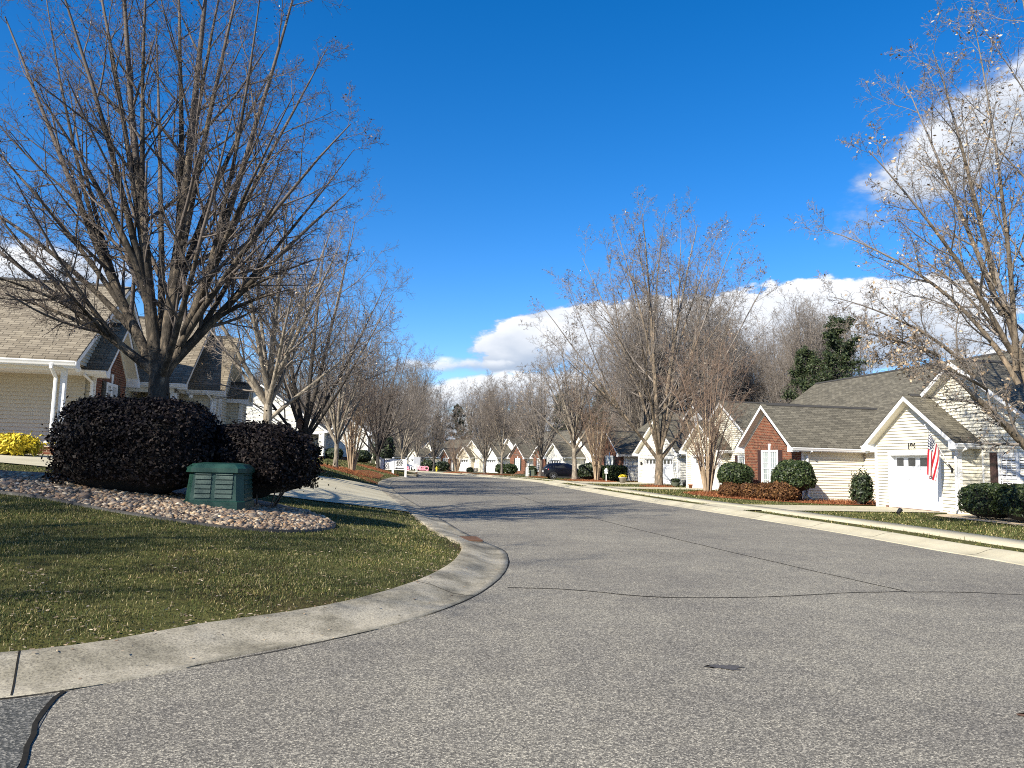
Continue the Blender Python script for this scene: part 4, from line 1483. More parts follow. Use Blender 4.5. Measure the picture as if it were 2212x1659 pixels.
def big_right_tree():
    bx, by = 14.6, 19.8
    bz = gz(bx, by)
    b = np.array([bx, by, bz])
    rel = lambda p: np.array(p) - b
    D = lambda x, y, Y=19.8: rel(at(x, y, Y))
    fork = D(2272, 1010)
    trunk = [(0, 0, -0.3), (0, 0, 0.0), D(2282, 1085), D(2277, 1045), fork, D(2266, 980)]
    # start, control, end (picture x, y, depth), radius
    raw = [((2272, 1025, 19.8), (2165, 900, 19.5), (1985, 745, 18.8), .135), ((2270, 1000, 19.8), (2205, 770, 20.0), (2085, 400, 20.4), .15), ((2105, 815, 19.3), (2020, 700, 19.0), (1800, 640, 18.4), .06),
           ((2030, 770, 19.0), (1960, 735, 18.6), (1830, 715, 18.0), .05), ((2200, 830, 20.0), (2080, 600, 20.6), (1785, 500, 21.4), .075), ((2185, 760, 20.0), (2060, 520, 19.4), (1875, 330, 18.6), .075),
           ((2165, 680, 20.1), (2060, 420, 20.8), (1955, 180, 21.6), .075), ((2150, 620, 20.2), (2090, 350, 19.6), (2015, 105, 19.0), .07), ((2195, 800, 20.0), (2190, 500, 19.4), (2110, 60, 19.0), .08),
           ((2270, 980, 19.8), (2290, 600, 20.6), (2215, -20, 21.0), .13), ((2275, 980, 19.8), (2370, 700, 19.2), (2420, 100, 19.0), .12), ((2275, 1000, 19.8), (2450, 850, 20.4), (2600, 500, 20.6), .10),
           ((2130, 840, 19.4), (2075, 800, 18.3), (1960, 770, 17.2), .045), ((2240, 860, 20.2), (2140, 660, 21.8), (1990, 560, 22.8), .07)]
    spec = [(D(*s_), D(*c_), D(*e_), r) for s_, c_, e_, r in raw]
    ms = vase_tree(23, 13, 5, 3, 0.25, len(spec), (12, 8, 6, 3), 0.0045, ('lacebark', 'twig_pale'), leaves=0.13, limbs=spec, gn=0.07, up=0.03, trunk_pts=trunk, leaf_size=0.055, droop=0.05, ratios=(0.40, 0.5, 0.52, 0.55))
    return place_tree(ms, 'leaning bare tree with pale dry seed clusters in front of the house numbered 196', bx, by, z=bz + 0.02)


big_left_tree()
big_right_tree()

SP = {}
SP['elm_two'] = vase_tree(8, 12.0, 4.6, 3.4, 0.19, 12, (8, 6, 5, 3), 0.006, ('pale_bark', 'twig_pale'), leaves=0.14, gn=0.07, up=0.04, leaf_size=0.06, first=0.42, limb_up=0.45, leaf_low=True)
SP['zelkova'] = vase_tree(13, 13.0, 5.6, 1.7, 0.17, 11, (9, 7, 5, 3), 0.006, ('dark_bark', 'twig'), leaves=0.012, gn=0.05, up=0.06, first=0.50, limb_up=0.36, limb_r=0.66)
SP['maple'] = vase_tree(17, 11.5, 4.4, 2.1, 0.15, 11, (8, 6, 5, 3), 0.006, ('pale_bark', 'twig_pale'), leaves=0.02, gn=0.06, up=0.05, first=0.45, limb_up=0.40)
SP['myrtle'] = vase_tree(21, 7.6, 2.3, 1.2, 0.14, 11, (7, 6, 5, 3), 0.005, ('myrtle_bark', 'twig_brown'), leaves=0.04, gn=0.05, up=0.09, first=0.72, stems=2, leaf_size=0.04, ratios=(0.40, 0.5, 0.5, 0.55))
SP['street'] = vase_tree(29, 12.0, 4.6, 2.4, 0.16, 12, (7, 6, 5, 3), 0.009, ('grey_bark', 'twig_pale'), leaves=0.05, gn=0.06, up=0.05, leaf_size=0.09, first=0.42)
SP['street_b'] = vase_tree(53, 11.0, 4.2, 3.0, 0.14, 9, (8, 6, 5, 3), 0.009, ('pale_bark', 'twig'), leaves=0.02, gn=0.09, up=0.07, leaf_size=0.09, first=0.35, limb_up=0.48)
SP['wood_a'] = vase_tree(31, 24.0, 4.2, 9.5, 0.22, 13, (8, 6, 4, 3), 0.012, ('grey_bark', 'twig_pale'), gn=0.06, up=0.05, first=0.50, limb_up=0.55)
SP['wood_b'] = vase_tree(37, 22.0, 3.6, 6.0, 0.18, 13, (8, 6, 4, 3), 0.012, ('grey_bark', 'twig'), gn=0.07, up=0.06, first=0.42, limb_up=0.55)
SP['wood_c'] = vase_tree(41, 19.0, 4.6, 3.5, 0.17, 13, (8, 6, 4, 3), 0.012, ('pale_bark', 'twig_pale'), gn=0.07, up=0.05, first=0.38)



def garage_elm():
    bx, by = 10.2, 51.5
    b = np.array([bx, by, gz(bx, by)])
    D = lambda x, y, Y=51.5: np.array(at(x, y, Y)) - b
    fork = D(1424, 985)
    trunk = [(0, 0, -0.3), (0, 0, 0.0), D(1423, 1045), D(1423, 1025), D(1424, 1005), fork, D(1424, 965)]
    prim = [((1423, 990, 51.5), (1412, 720, 51.0), (1392, 458, 50.5), .19), ((1425, 990, 51.5), (1450, 740, 52.0), (1510, 480, 53.0), .18), ((1420, 990, 51.5), (1355, 900, 51.0), (1168, 655, 50.0), .13), ((1428, 990, 51.5), (1500, 900, 51.5), (1650, 610, 52.5), .15),
            ((1421, 970, 51.5), (1370, 780, 52.5), (1262, 560, 55.0), .12), ((1427, 970, 51.5), (1480, 790, 50.0), (1580, 520, 48.0), .12), ((1423, 985, 51.5), (1400, 800, 47.0), (1350, 560, 44.5), .11), ((1425, 985, 51.5), (1460, 820, 56.0), (1480, 600, 59.0), .11)]
    sec = [(0, .3, (1325, 480, 53)), (0, .45, (1440, 450, 49)), (0, .55, (1360, 470, 49)), (1, .3, (1555, 500, 55)), (1, .5, (1470, 462, 54)), (1, .4, (1440, 520, 57)), (2, .3, (1150, 700, 52)), (2, .45, (1225, 610, 48)), (2, .2, (1210, 760, 47)), (3, .3, (1665, 690, 50)), (3, .45, (1610, 570, 55)), (3, .25, (1560, 640, 57)),
           (4, .3, (1215, 600, 57)), (4, .5, (1310, 520, 54)), (5, .3, (1625, 600, 46)), (5, .5, (1540, 500, 50)), (6, .3, (1270, 640, 44)), (6, .45, (1420, 540, 44)), (7, .3, (1560, 650, 60)), (7, .4, (1400, 560, 60))]
    spec = [(D(*s_), D(*c_), D(*e_), r) for s_, c_, e_, r in prim]
    for k, t, e_ in sec:
        a, b_, c_, r = spec[k]
        s_ = a * (1 - t) ** 2 + 2 * b_ * t * (1 - t) + c_ * t * t
        tg = norm(2 * (1 - t) * (b_ - a) + 2 * t * (c_ - b_))
        e = D(*e_)
        L = np.linalg.norm(e - s_)
        spec.append((s_, s_ + tg * L * 0.22 + (e - s_) * 0.24, e, r * (1 - t) * 0.72))
    ms = vase_tree(5, 19.5, 9, 3, 0.30, len(spec), (9, 7, 5, 3), 0.0072, ('lacebark', 'twig_pale', 'seed_brown'), leaves=0.12, limbs=spec, gn=0.07, up=0.04, trunk_pts=trunk, leaf_size=0.07, ratios=(0.36, 0.5, 0.52, 0.55))
    return place_tree(ms, 'tall spreading elm with a thick flaking trunk before the white double garage', bx, by)


garage_elm()
# street trees, left side
place_tree(SP['elm_two'], 'pale trunked bare tree with tan seed clusters, rising over the right hedge clump', -9.75, 30.0, 0.4, 1.0)
place_tree(SP['zelkova'], 'dark barked vase shaped tree carrying the brown birdhouse', -10.6, 38.0, 1.1, 1.0)
place_tree(SP['maple'], 'pale grey tree with a short thick trunk on a ring of red pine straw', -10.9, 46.5, 2.3, 1.0)
place_tree(SP['myrtle'], 'tan multi-stem crepe myrtle on the left lawn between two single-trunk trees', -10.7, 50.5, 0.2, 1.15, group='crepe myrtles', name='crepe_myrtle')
place_tree(SP['zelkova'], 'dark barked tree on a mulch mound just left of the white number board', -11.6, 65.5, 3.0, 0.95)
place_tree(SP['maple'], 'pale tree with a branching trunk right behind the number board', -11.9, 82.0, 0.9, 0.95)
place_tree(SP['street_b'], 'bare tree with a whitish trunk behind the dark tree by the number board', -14.4, 86.0, 1.9, 0.95)
place_tree(SP['street_b'], 'thin bare tree in front of the far white gable at the bend', -14.0, 112.0, 0.3, 0.92)
place_tree(SP['street'], 'slim straight bare tree beside the yellow hydrant at the bend', -12.0, 117.0, 2.6, 1.0, 1.05)
# street trees, right side
place_tree(SP['myrtle'], 'slender multi-stem crepe myrtle in front of the slim cream garage gable', 10.75, 40.5, 1.4, 1.12, group='crepe myrtles', name='crepe_myrtle')
place_tree(SP['myrtle'], 'dense brown crepe myrtle between the navy car and the square clipped bush', 7.35, 63.0, 2.4, 1.15, group='crepe myrtles', name='crepe_myrtle')
place_tree(SP['elm_two'], 'bare tree whose pale trunk stands in front of the navy car', 5.7, 65.0, 0.9, 1.08)
place_tree(SP['street'], 'bare tree behind the rear end of the navy car', 3.2, 79.0, 2.2, 1.05)
place_tree(SP['street_b'], 'dark bare tree at the right edge of the far white garage door', -1.0, 92.0, 0.8, 1.05)
place_tree(SP['street'], 'bare tree at the left edge of the far white garage door', -3.2, 95.0, 2.9, 0.95)
place_tree(SP['myrtle'], 'small reddish crepe myrtle in front of the far cream gable', -7.6, 107.0, 0.7, 0.95, 0.8, group='crepe myrtles', name='crepe_myrtle')
# woods behind the houses
rng = np.random.default_rng(77)
wl_right = ['grey bare woodland tree behind the roofs on the right', 'bare woodland tree of the wood behind the houses on the right']
spots = []
for i in range(54):
    u = rng.uniform(0.15, 0.475); Y = rng.uniform(84, 125)
    spots.append((u * Y, Y, 1.0 + rng.uniform(-.12, .18), 'woodland trees behind the houses on the right', 'bare grey woodland tree rising behind the roofs on the right'))
for i in range(40):
    u = rng.uniform(-0.16, 0.17); Y = rng.uniform(172, 215)
    spots.append((u * Y, Y, 0.9 + rng.uniform(-.2, .25), 'woodland trees beyond the bend', 'bare woodland tree beyond the far houses at the bend of the street'))
for i in range(30):
    u = rng.uniform(-0.36, -0.13); Y = rng.uniform(120, 170)
    spots.append((u * Y, Y, 0.75 + rng.uniform(-.15, .15), 'woodland trees behind the left lawn', 'bare woodland tree standing beyond the left lawn and its street trees'))
kinds = ['wood_a', 'wood_b', 'wood_c']
for i, (x, y, s, g, lb) in enumerate(spots):
    place_tree(SP[kinds[i % 3]], lb, x, y, rng.uniform(0, 6.28), s * (0.88 if 'right' in g else 1.0), group=g, name='woodland_tree', z=-0.4)


def pine(seed, H, spread, base, nw=13):
    rng = np.random.default_rng(seed)
    tr, cr = Parts(), Parts()
    zz = np.linspace(-0.3, H, 12)
    tp = np.stack([np.cumsum(rng.normal(0, .05, 12)), np.cumsum(rng.normal(0, .05, 12)), zz], 1)
    V, F = tubes(tp[None], (0.22 * np.linspace(1, .12, 12))[None], 9); tr.add(V, F)
    S, D, L = [], [], []
    for k in range(nw * 5):
        q = (k + rng.random()) / (nw * 5)
        z = H * (base + (1 - base) * q)
        a = rng.uniform(0, 6.28)
        S.append([np.interp(z, zz, tp[:, 0]), np.interp(z, zz, tp[:, 1]), z])
        e = 0.05 + 0.55 * q
        D.append([math.cos(a), math.sin(a), e])
        L.append(spread * (1.05 - 0.75 * q) * rng.uniform(0.55, 1.1))
    S, D, L = np.array(S), np.array(D), np.array(L)
    P = march(S, D, L, 6, 0.03, 0.08, rng)
    R = 0.04 * np.ones((len(L), 1)) * np.linspace(1, .3, 6)[None]
    V, F = tubes(P, R, 4); tr.add(V, F)
    Q, RR, LL = spawn(P, R, L, 8, 0.3, 1.0, 45, 12, 0.38, 0.4, 0.6, 3, 0.08, 0.15, rng, 0.012)
    V, F = tubes(Q, RR, 3); cr.add(V, F, 0)
    C = np.concatenate([Q[:, 1:].reshape(-1, 3), P[:, 3:].reshape(-1, 3)])
    C = C[rng.random(len(C)) < 0.62]
    C = np.repeat(C, 20, 0) + rng.normal(0, 0.17, (len(C) * 20, 3))
    V, F = cards(C, rng, 0.11, 2.6)
    cr.add(V, F, 1)
    return tr.mesh('trunk', [M['grey_bark']]), cr.mesh('crown', [M['twig_dark'], M['pine_needle']])


SP['pine'] = pine(3, 15.5, 3.6, 0.38)
place_tree(SP['pine'], 'dark green pine rising above the grey roof on the right', 30.5, 68.0, 0.3, 0.98, group='pines among the bare woods', name='pine_tree', z=0)
place_tree(SP['pine'], 'broad dark pine just left of the tallest pine behind the roof', 28.2, 71.0, 2.0, 0.82, group='pines among the bare woods', name='pine_tree', z=0)
for (x, y, s, lb) in ((-13, 178, 0.95, 'green pine behind the middle of the far wood at the bend'), (-18, 182, 0.8, 'smaller green pine in the far wood left of its neighbour'), (10, 150, 1.0, 'dull green pine among bare trees above the far white garage'), (16, 132, 0.95, 'dull green pine above the roofs left of the spreading elm')):
    place_tree(SP['pine'], lb, x, y, s * 9, s, group='pines among the bare woods', name='pine_tree', z=-0.4)

# trees outside the frame whose shade falls on the near lawn, the hedges and the cabinet
place_tree(SP['zelkova'], 'bare street tree left of the near lawn beside the side street', -13.8, 0.8, 0.2, 0.95)
place_tree(SP['maple'], 'bare tree on the verge behind the near lawn, out beyond the left edge', -14.5, 7.0, 1.0, 0.95)
SP['evergreen'] = pine(9, 13.0, 2.3, 0.10, 22)
place_tree(SP['evergreen'], 'narrow dense evergreen beyond the left edge that shades the purple hedges', -16.6, 4.6, 1.0, 1.0, group='pines among the bare woods', name='evergreen_tree')


# ---------------------------------------------------------------- shrubs
def blob_points(rng, N, rad, power, lump, depth, seed):
    d = norm(rng.normal(size=(N, 3)))
    d[:, 2] = np.where(d[:, 2] < -0.55, -d[:, 2], d[:, 2])
    q = (np.abs(d) ** power).sum(1) ** (1 / power)
    s = d / q[:, None]
    k = np.random.default_rng(seed)
    f = np.zeros(N)
    for i in range(7):
        w = k.normal(0, 3.2, 3); f += np.sin(s @ w * 1.6 + k.random() * 6.28)
    rr = 1 + lump * f / 3
    ins = 1 - np.abs(rng.normal(0, depth, N))
    return s * (rr * ins)[:, None] * np.array(rad), d, rr


def shrub_mesh(seed, rad, N, leaf_mat, size, power=2.4, lump=0.09, depth=0.10, elong=1.5, spiky=0.0, core=0.86):
    rng = np.random.default_rng(seed)
    C, d, rr = blob_points(rng, N, rad, power, lump, depth, seed)
    if spiky:
        C = C + d * (np.abs(rng.normal(0, spiky, N)) * np.where(rng.random(N) < 0.035, 3.2, 1.0))[:, None] * np.array(rad)
    nrm = norm(d + rng.normal(0, 0.55, d.shape))
    a = norm(np.cross(nrm, rng.normal(size=d.shape))); b = np.cross(nrm, a)
    s = (size * rng.uniform(0.6, 1.35, N))[:, None]
    V = np.stack([C - a * s * elong * .5, C + b * s * .42 + nrm * s * .12, C + a * s * elong * .5, C - b * s * .42 + nrm * s * .12], 1).reshape(-1, 3)
    V[:, 2] = np.maximum(V[:, 2] + rad[2], -0.02)
    pt = Parts()
    pt.add(V, np.arange(4 * N).reshape(N, 4), 0)
    # near-black solid core behind the leaf shell
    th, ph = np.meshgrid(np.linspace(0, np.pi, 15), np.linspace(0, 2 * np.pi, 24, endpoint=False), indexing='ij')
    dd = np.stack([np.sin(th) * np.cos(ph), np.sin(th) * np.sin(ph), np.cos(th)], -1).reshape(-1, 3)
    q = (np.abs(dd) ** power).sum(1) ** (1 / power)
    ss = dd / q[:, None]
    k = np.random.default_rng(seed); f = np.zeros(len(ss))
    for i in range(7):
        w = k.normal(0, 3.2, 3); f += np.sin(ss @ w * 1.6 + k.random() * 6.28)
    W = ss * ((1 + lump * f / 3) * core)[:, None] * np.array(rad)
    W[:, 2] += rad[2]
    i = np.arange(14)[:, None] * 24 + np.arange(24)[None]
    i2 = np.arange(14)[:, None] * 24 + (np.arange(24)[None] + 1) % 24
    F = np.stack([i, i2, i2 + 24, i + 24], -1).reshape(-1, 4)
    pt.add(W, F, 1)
    return pt.mesh('foliage', [M[leaf_mat], M['shrub_core']], smooth=False)


def stems_mesh(seed, n, spread, h, r=0.02, mat='twig_dark'):
    rng = np.random.default_rng(seed)
    a = rng.uniform(0, 6.28, n)
    s = np.stack([np.cos(a) * spread * .3, np.sin(a) * spread * .3, np.full(n, -0.1)], 1)
    d = np.stack([np.cos(a) * .5, np.sin(a) * .5, np.ones(n)], 1)
    P = march(s, d, np.full(n, h), 5, 0, 0.1, rng)
    V, F = tubes(P, np.full((n, 5), r) * np.linspace(1, .6, 5), 5)
    return np_mesh('stems', V, F, M[mat])


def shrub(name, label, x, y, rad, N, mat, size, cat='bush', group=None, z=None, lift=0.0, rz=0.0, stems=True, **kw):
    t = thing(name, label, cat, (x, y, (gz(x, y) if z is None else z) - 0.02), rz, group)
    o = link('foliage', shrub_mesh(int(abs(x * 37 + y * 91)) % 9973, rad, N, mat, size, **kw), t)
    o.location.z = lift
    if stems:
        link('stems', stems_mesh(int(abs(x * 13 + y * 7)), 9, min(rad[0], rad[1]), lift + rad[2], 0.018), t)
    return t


shrub('hedge', 'tall dark purple hedge clump on the left half of the pebble bed', -6.42, 12.9, (1.24, 1.0, 0.86), 30000, 'hedge_leaf', 0.043, 'hedge', 'dark purple hedges on the pebble bed', power=3.1, lump=0.06, lift=0.0, rz=0.10, spiky=0.035)
shrub('hedge', 'rounder dark purple hedge clump on the right, overhanging the green louvred cabinet', -4.72, 13.9, (1.06, 0.95, 0.70), 24000, 'hedge_leaf', 0.043, 'hedge', 'dark purple hedges on the pebble bed', power=2.6, lump=0.09, lift=0.20, spiky=0.06)
shrub('yellow_bush', 'bright golden yellow low bush before the tan wall at the left edge', -13.95, 20.9, (0.52, 0.48, 0.27), 4200, 'yellow_leaf', 0.05, spiky=0.22, lump=0.14, elong=2.4, z=None)

GB = 'clipped round evergreen bushes on the right'
shrub('round_bush', 'round evergreen bush left of the brick gable window, between crepe myrtle and brick', 11.55, 38.2, (0.92, 0.9, 0.66), 5200, 'boxwood_leaf', 0.075, group=GB, lift=0.42, lump=0.05)
shrub('round_bush', 'large round evergreen bush covering the right side of the brick gable window', 13.05, 34.3, (0.98, 0.9, 0.76), 6400, 'boxwood_leaf', 0.075, group=GB, lift=0.36, lump=0.07)
for k, (x, y, r, lb) in enumerate(((15.55, 24.15, 1.0, 'first clipped bush right of the garage door numbered 196'), (15.75, 22.55, 1.05, 'second clipped bush, under the window of the house numbered 196'), (15.9, 20.6, 1.0, 'clipped bush cut off by the right edge of the frame'))):
    shrub('round_bush', lb, x, y, (0.82 * r, 0.86 * r, 0.58 * r), 7000, 'boxwood_leaf', 0.05, group=GB, lift=0.02, power=2.9, lump=0.05, depth=0.05)
shrub('dark_shrub', 'dark upright shrub at the left corner of the garage numbered 196', 15.2, 32.2, (0.36, 0.36, 0.62), 2200, 'dark_green_leaf', 0.075, lump=0.2, spiky=0.2)
GR = 'rust brown winter shrubs before the brick gable'
for (x, y, r, lb) in ((11.0, 37.3, 0.48, 'rust brown mound shrub right beside the crepe myrtle stems'), (11.7, 36.2, 0.48, 'rust brown mound shrub below the left round evergreen'), (12.25, 35.1, 0.54, 'rust brown mound shrub below the brick gable shutter'), (12.45, 34.0, 0.60, 'largest golden brown mound shrub at the front of the pine straw bed')):
    shrub('winter_shrub', lb, x, y, (r, r, r * 0.70), 3200, 'rust_leaf', 0.06, group=GR, spiky=0.10, lump=0.08, elong=2.4)
shrub('square_bush', 'square clipped evergreen bush under the black shuttered brick gable window', 9.3, 66.0, (1.05, 0.9, 0.72), 3400, 'boxwood_leaf', 0.12, power=5.0, lump=0.04)
shrub('dark_shrub', 'broad dark bush behind the brown crepe myrtle and the car front', 7.6, 69.3, (1.3, 1.0, 0.8), 2600, 'dark_green_leaf', 0.14)
for (x, y, r, lb) in ((3.4, 108.0, .8, 'dark bush beside the white pedestal behind the navy car'), (0.1, 109.5, .95, 'boxy green bush under the far brick gable window'), (-1.3, 113.5, .9, 'boxy green bush left of the far brick gable'), (-6.4, 119.5, .5, 'small dark round bush before the far cream gable'), (-11.4, 126.0, 1.1, 'dark brown bush by the far brick gables'), (-13.8, 126.5, 1.2, 'tall dark bush behind the yellow hydrant')):
    shrub('far_bush', lb, x, y, (r, r, r * 0.75), 1300, 'boxwood_leaf' if 'green' in lb else 'dark_green_leaf', 0.2, group='bushes before the far houses', power=3, stems=False)
for (x, y, r, lb) in ((-18.9, 70.6, .9, 'rounded dark bush left of the white post of the double house'), (-16.9, 71.5, .8, 'low dark bush behind the pale grey tree'), (-14.5, 72.6, .9, 'low dark bush right of the pale grey tree trunk'), (-12.6, 74.0, 1.1, 'conical dark evergreen at the end of the double house')):
    shrub('dark_shrub', lb, x, y, (r, r, r * (0.7 if 'con' not in lb else 1.5)), 1500, 'dark_green_leaf', 0.15, group='dark bushes before the double house', stems=False)

# ---------------------------------------------------------------- ground cover
BED = [(-7.9, 11.35), (-6.9, 11.2), (-5.9, 10.95), (-5.0, 10.9), (-4.2, 10.95), (-3.65, 11.2), (-3.2, 11.7), (-3.0, 12.4), (-3.05, 13.2), (-3.4, 14.1), (-3.9, 15.0), (-4.6, 15.9), (-6.2, 16.5), (-8.2, 16.6), (-9.6, 15.8), (-10.2, 14.4), (-9.9, 13.0), (-9.2, 12.0)]
_bl = smooth_line(BED + [BED[0]], 0.25)


def bed_z(x, y):
    d = np.abs(sdist(x, y, _bl))
    return terrain(x, y) + 0.03 + 0.10 * np.tanh(d / 0.5)


ngon_sheet('planting_bed', [tuple(p) for p in _bl[:-1:2]], M['bed_soil'], lambda x, y: bed_z(x, y) - 0.01, sub=0.5)
# edging strip round the bed
V = []
for (o, z) in ((0.0, -0.06), (0.0, 0.045), (-0.018, 0.045), (-0.018, -0.06)):
    P = offset_line(_bl, o)
    V.append(np.column_stack([P, terrain(_bl[:, 0], _bl[:, 1]) + z]))
V = np.stack(V, 1); n = len(_bl)
i = np.arange(n - 1)[:, None] * 4 + np.arange(3)[None]
tag(link('bed_edging', np_mesh('bed_edging', V.reshape(-1, 3), np.stack([i, i + 1, i + 5, i + 4], -1).reshape(-1, 4), M['edging'], smooth=False)),
    'thin dark landscape edging curving around the pebble bed', 'edging')


def ico(sub):
    bm = bmesh.new()
    bmesh.ops.create_icosphere(bm, subdivisions=sub, radius=1.0)
    v = np.array([x.co[:] for x in bm.verts]); f = np.array([[q.index for q in p.verts] for p in bm.faces])
    bm.free()
    return v, f


def pebbles(name, pts, zs, rng, rmean, kind='stuff', mat='pebble'):
    v, f = ico(2 if len(pts) < 1000 else 1)
    N = len(pts)
    r = rmean * np.exp(rng.normal(0, 0.35, N))
    sc = np.stack([r * rng.uniform(.9, 1.6, N), r * rng.uniform(.8, 1.15, N), r * rng.uniform(.5, .8, N)], 1)
    th = rng.uniform(0, 6.28, N)
    vv = v[None] * (1 + rng.normal(0, 0.07, (N, len(v), 1)))
    vv = vv * sc[:, None]
    x = vv[..., 0] * np.cos(th)[:, None] - vv[..., 1] * np.sin(th)[:, None]
    y = vv[..., 0] * np.sin(th)[:, None] + vv[..., 1] * np.cos(th)[:, None]
    tl = rng.normal(0, .25, (N, 1))
    z = vv[..., 2] + x * tl
    V = np.stack([x + pts[:, 0:1], y + pts[:, 1:2], z + zs[:, None] + sc[:, 2:3] * 0.45], -1).reshape(-1, 3)
    F = (f[None] + (np.arange(N) * len(v))[:, None, None]).reshape(-1, 3)
    return tag(link(name, np_mesh(name, V, F, M[mat])), kind=kind)


rng = np.random.default_rng(5)
c = rng.uniform((-10.3, 10.8), (-2.6, 16.7), (70000, 2))
c = c[in_poly(c[:, 0], c[:, 1], _bl) & (np.abs(sdist(c[:, 0], c[:, 1], _bl)) > 0.03)]
keep = (c[:, 1] < 13.6) | (c[:, 0] > -4.2)
c = c[keep][:21000]
pebbles('pebbles', c, bed_z(c[:, 0], c[:, 1]) - 0.01, rng, 0.0225)


def blades(name, pts, zs, h, w, rng, mat='grass_blade', lean=0.6, flat=False):
    """bent blades: two quads and a tip"""
    N = len(pts)
    hh = (h * np.exp(rng.normal(0, .32, N)))[:, None]
    a = rng.uniform(0, 6.28, N)
    d = np.stack([np.cos(a), np.sin(a), np.zeros(N)], 1)
    s = np.stack([-np.sin(a), np.cos(a), np.zeros(N)], 1) * (w * rng.uniform(.7, 1.3, N))[:, None]
    ln = np.abs(rng.normal(lean, .35, N))[:, None]
    up = np.array([0, 0, 1.0])
    B = np.column_stack([pts, zs])
    m = B + up * hh * .55 + d * hh * ln * .3
    t = B + up * hh * np.clip(1 - .35 * ln, .15, 1) + d * hh * ln
    V = np.stack([B - s, B + s, m + s * .8, m - s * .8, t], 1).reshape(-1, 3)
    i = np.arange(N)[:, None] * 5
    Q = i + np.array([0, 1, 2, 3]); T = i + np.array([3, 2, 4])
    return tag(link(name, np_mesh(name, V, [Q, T], M[mat], smooth=False)), kind='stuff')


def lawn_points(n, x0, x1, y0, y1, rng, side='L', lo=0.0, hi=99.0, density=None):
    P = rng.uniform((x0, y0), (x1, y1), (n, 2))
    s = kerb_dist(P[:, 0], P[:, 1])[0 if side == 'L' else 1]
    k = (s > lo) & (s < hi) & (np.abs(P[:, 0]) < 0.76 * P[:, 1] + 2)
    P, s = P[k], s[k]
    if density is not None:
        P = P[rng.random(len(P)) < density(P[:, 0], P[:, 1], s)]
    return P


def patchy(x, y, s):
    q = np.sin(x * 1.9 + 1.3 * np.sin(y * 1.1)) * np.sin(y * 1.7 + np.sin(x * 2.3)) * .5 + .5 + .35 * np.sin(x * 4.3 + 2 * np.sin(y * 3.1)) * np.sin(y * 4.7)
    q2 = np.sin(x * 5.1 + y * 3.7) * .5 + .5
    e = np.clip(s / 0.35, 0.2, 1)
    return np.clip(.28 + .62 * q + .2 * q2, 0.06, 1) * e


def offbed(P):
    return P[~in_poly(P[:, 0], P[:, 1], _bl) & ~in_poly(P[:, 0], P[:, 1], DRIVE)]


rng = np.random.default_rng(9)
G = []
P = offbed(lawn_points(340000, -8.2, 0, 5.5, 12.5, rng, lo=-0.035, density=patchy)); G.append((P, 0.030, 0.0023))
P = offbed(lawn_points(170000, -12, 0, 11.5, 20, rng, density=patchy)); G.append((P, 0.036, 0.0038))
P = offbed(lawn_points(70000, -16, -1, 19, 32, rng, density=patchy)); G.append((P, 0.042, 0.008))
P = offbed(lawn_points(110000, -26, -5, 32, 75, rng, density=patchy)); G.append((P, 0.05, 0.014))
for i, (P, h, w) in enumerate(G):
    blades('grass', P, terrain(P[:, 0], P[:, 1]) - 0.004, h, w, rng)


def right_keep(P):
    """off the pavement, the garage aprons and the mulch"""
    s = kerb_dist(P[:, 0], P[:, 1])[1] + KW
    k = ~((s > 1.5) & (s < 2.72))
    for pad in PADS:
        k &= ~in_poly(P[:, 0], P[:, 1], pad)
    for pad in MULCH:
        k &= ~in_poly(P[:, 0], P[:, 1], pad)
    return P[k]


def house_pt(H, x, y):
    v = H.root.matrix_basis @ Vector((x, y, 0))
    return (v.x, v.y)


for h_ in (HA, HB, HC, HD, HE, HF, HI):
    a = h_.root.rotation_euler[2]
    h_.root.matrix_basis = Matrix.Translation(h_.root.location) @ Matrix.Rotation(a, 4, 'Z')


def street_pt(x, y, off):
    i = int(np.argmin(np.hypot(RIGHT[:, 0] - x, RIGHT[:, 1] - y)))
    return tuple(offset_line(RIGHT, -off)[i])


def pad_for(H, x0, x1, y=0.15):
    a, b = house_pt(H, x0, y), house_pt(H, x1, y)
    dx = Vector((math.sin(H.root.rotation_euler[2]), -math.cos(H.root.rotation_euler[2])))
    q = []
    for p in (b, a):
        best = None
        for t in np.arange(0, 14, 0.1):
            w = (p[0] + dx.x * t, p[1] + dx.y * t)
            if -sdist([w[0]], [w[1]], RIGHT)[0] < KW + 0.02:
                best = w; break
        q.append(best or (p[0] + dx.x * 6, p[1] + dx.y * 6))
    return [a, b, q[0], q[1]]


PADS = [np.array(pad_for(HA, 0.55, 4.1)), np.array(pad_for(HC, 0.5, 4.2)), np.array(pad_for(HD, 0.6, 6.4)), np.array(pad_for(HF, 0.4, 4.2)), np.array(pad_for(HI, 0.3, 4.6))]
for p in PADS:
    ngon_sheet('driveway', [tuple(q) for q in p], M['pale_concrete'], lambda x, y: terrain(x, y) + 0.036, sub=1.0)


def bed_poly(H, pts):
    return np.array([house_pt(H, x, y) for x, y in pts])


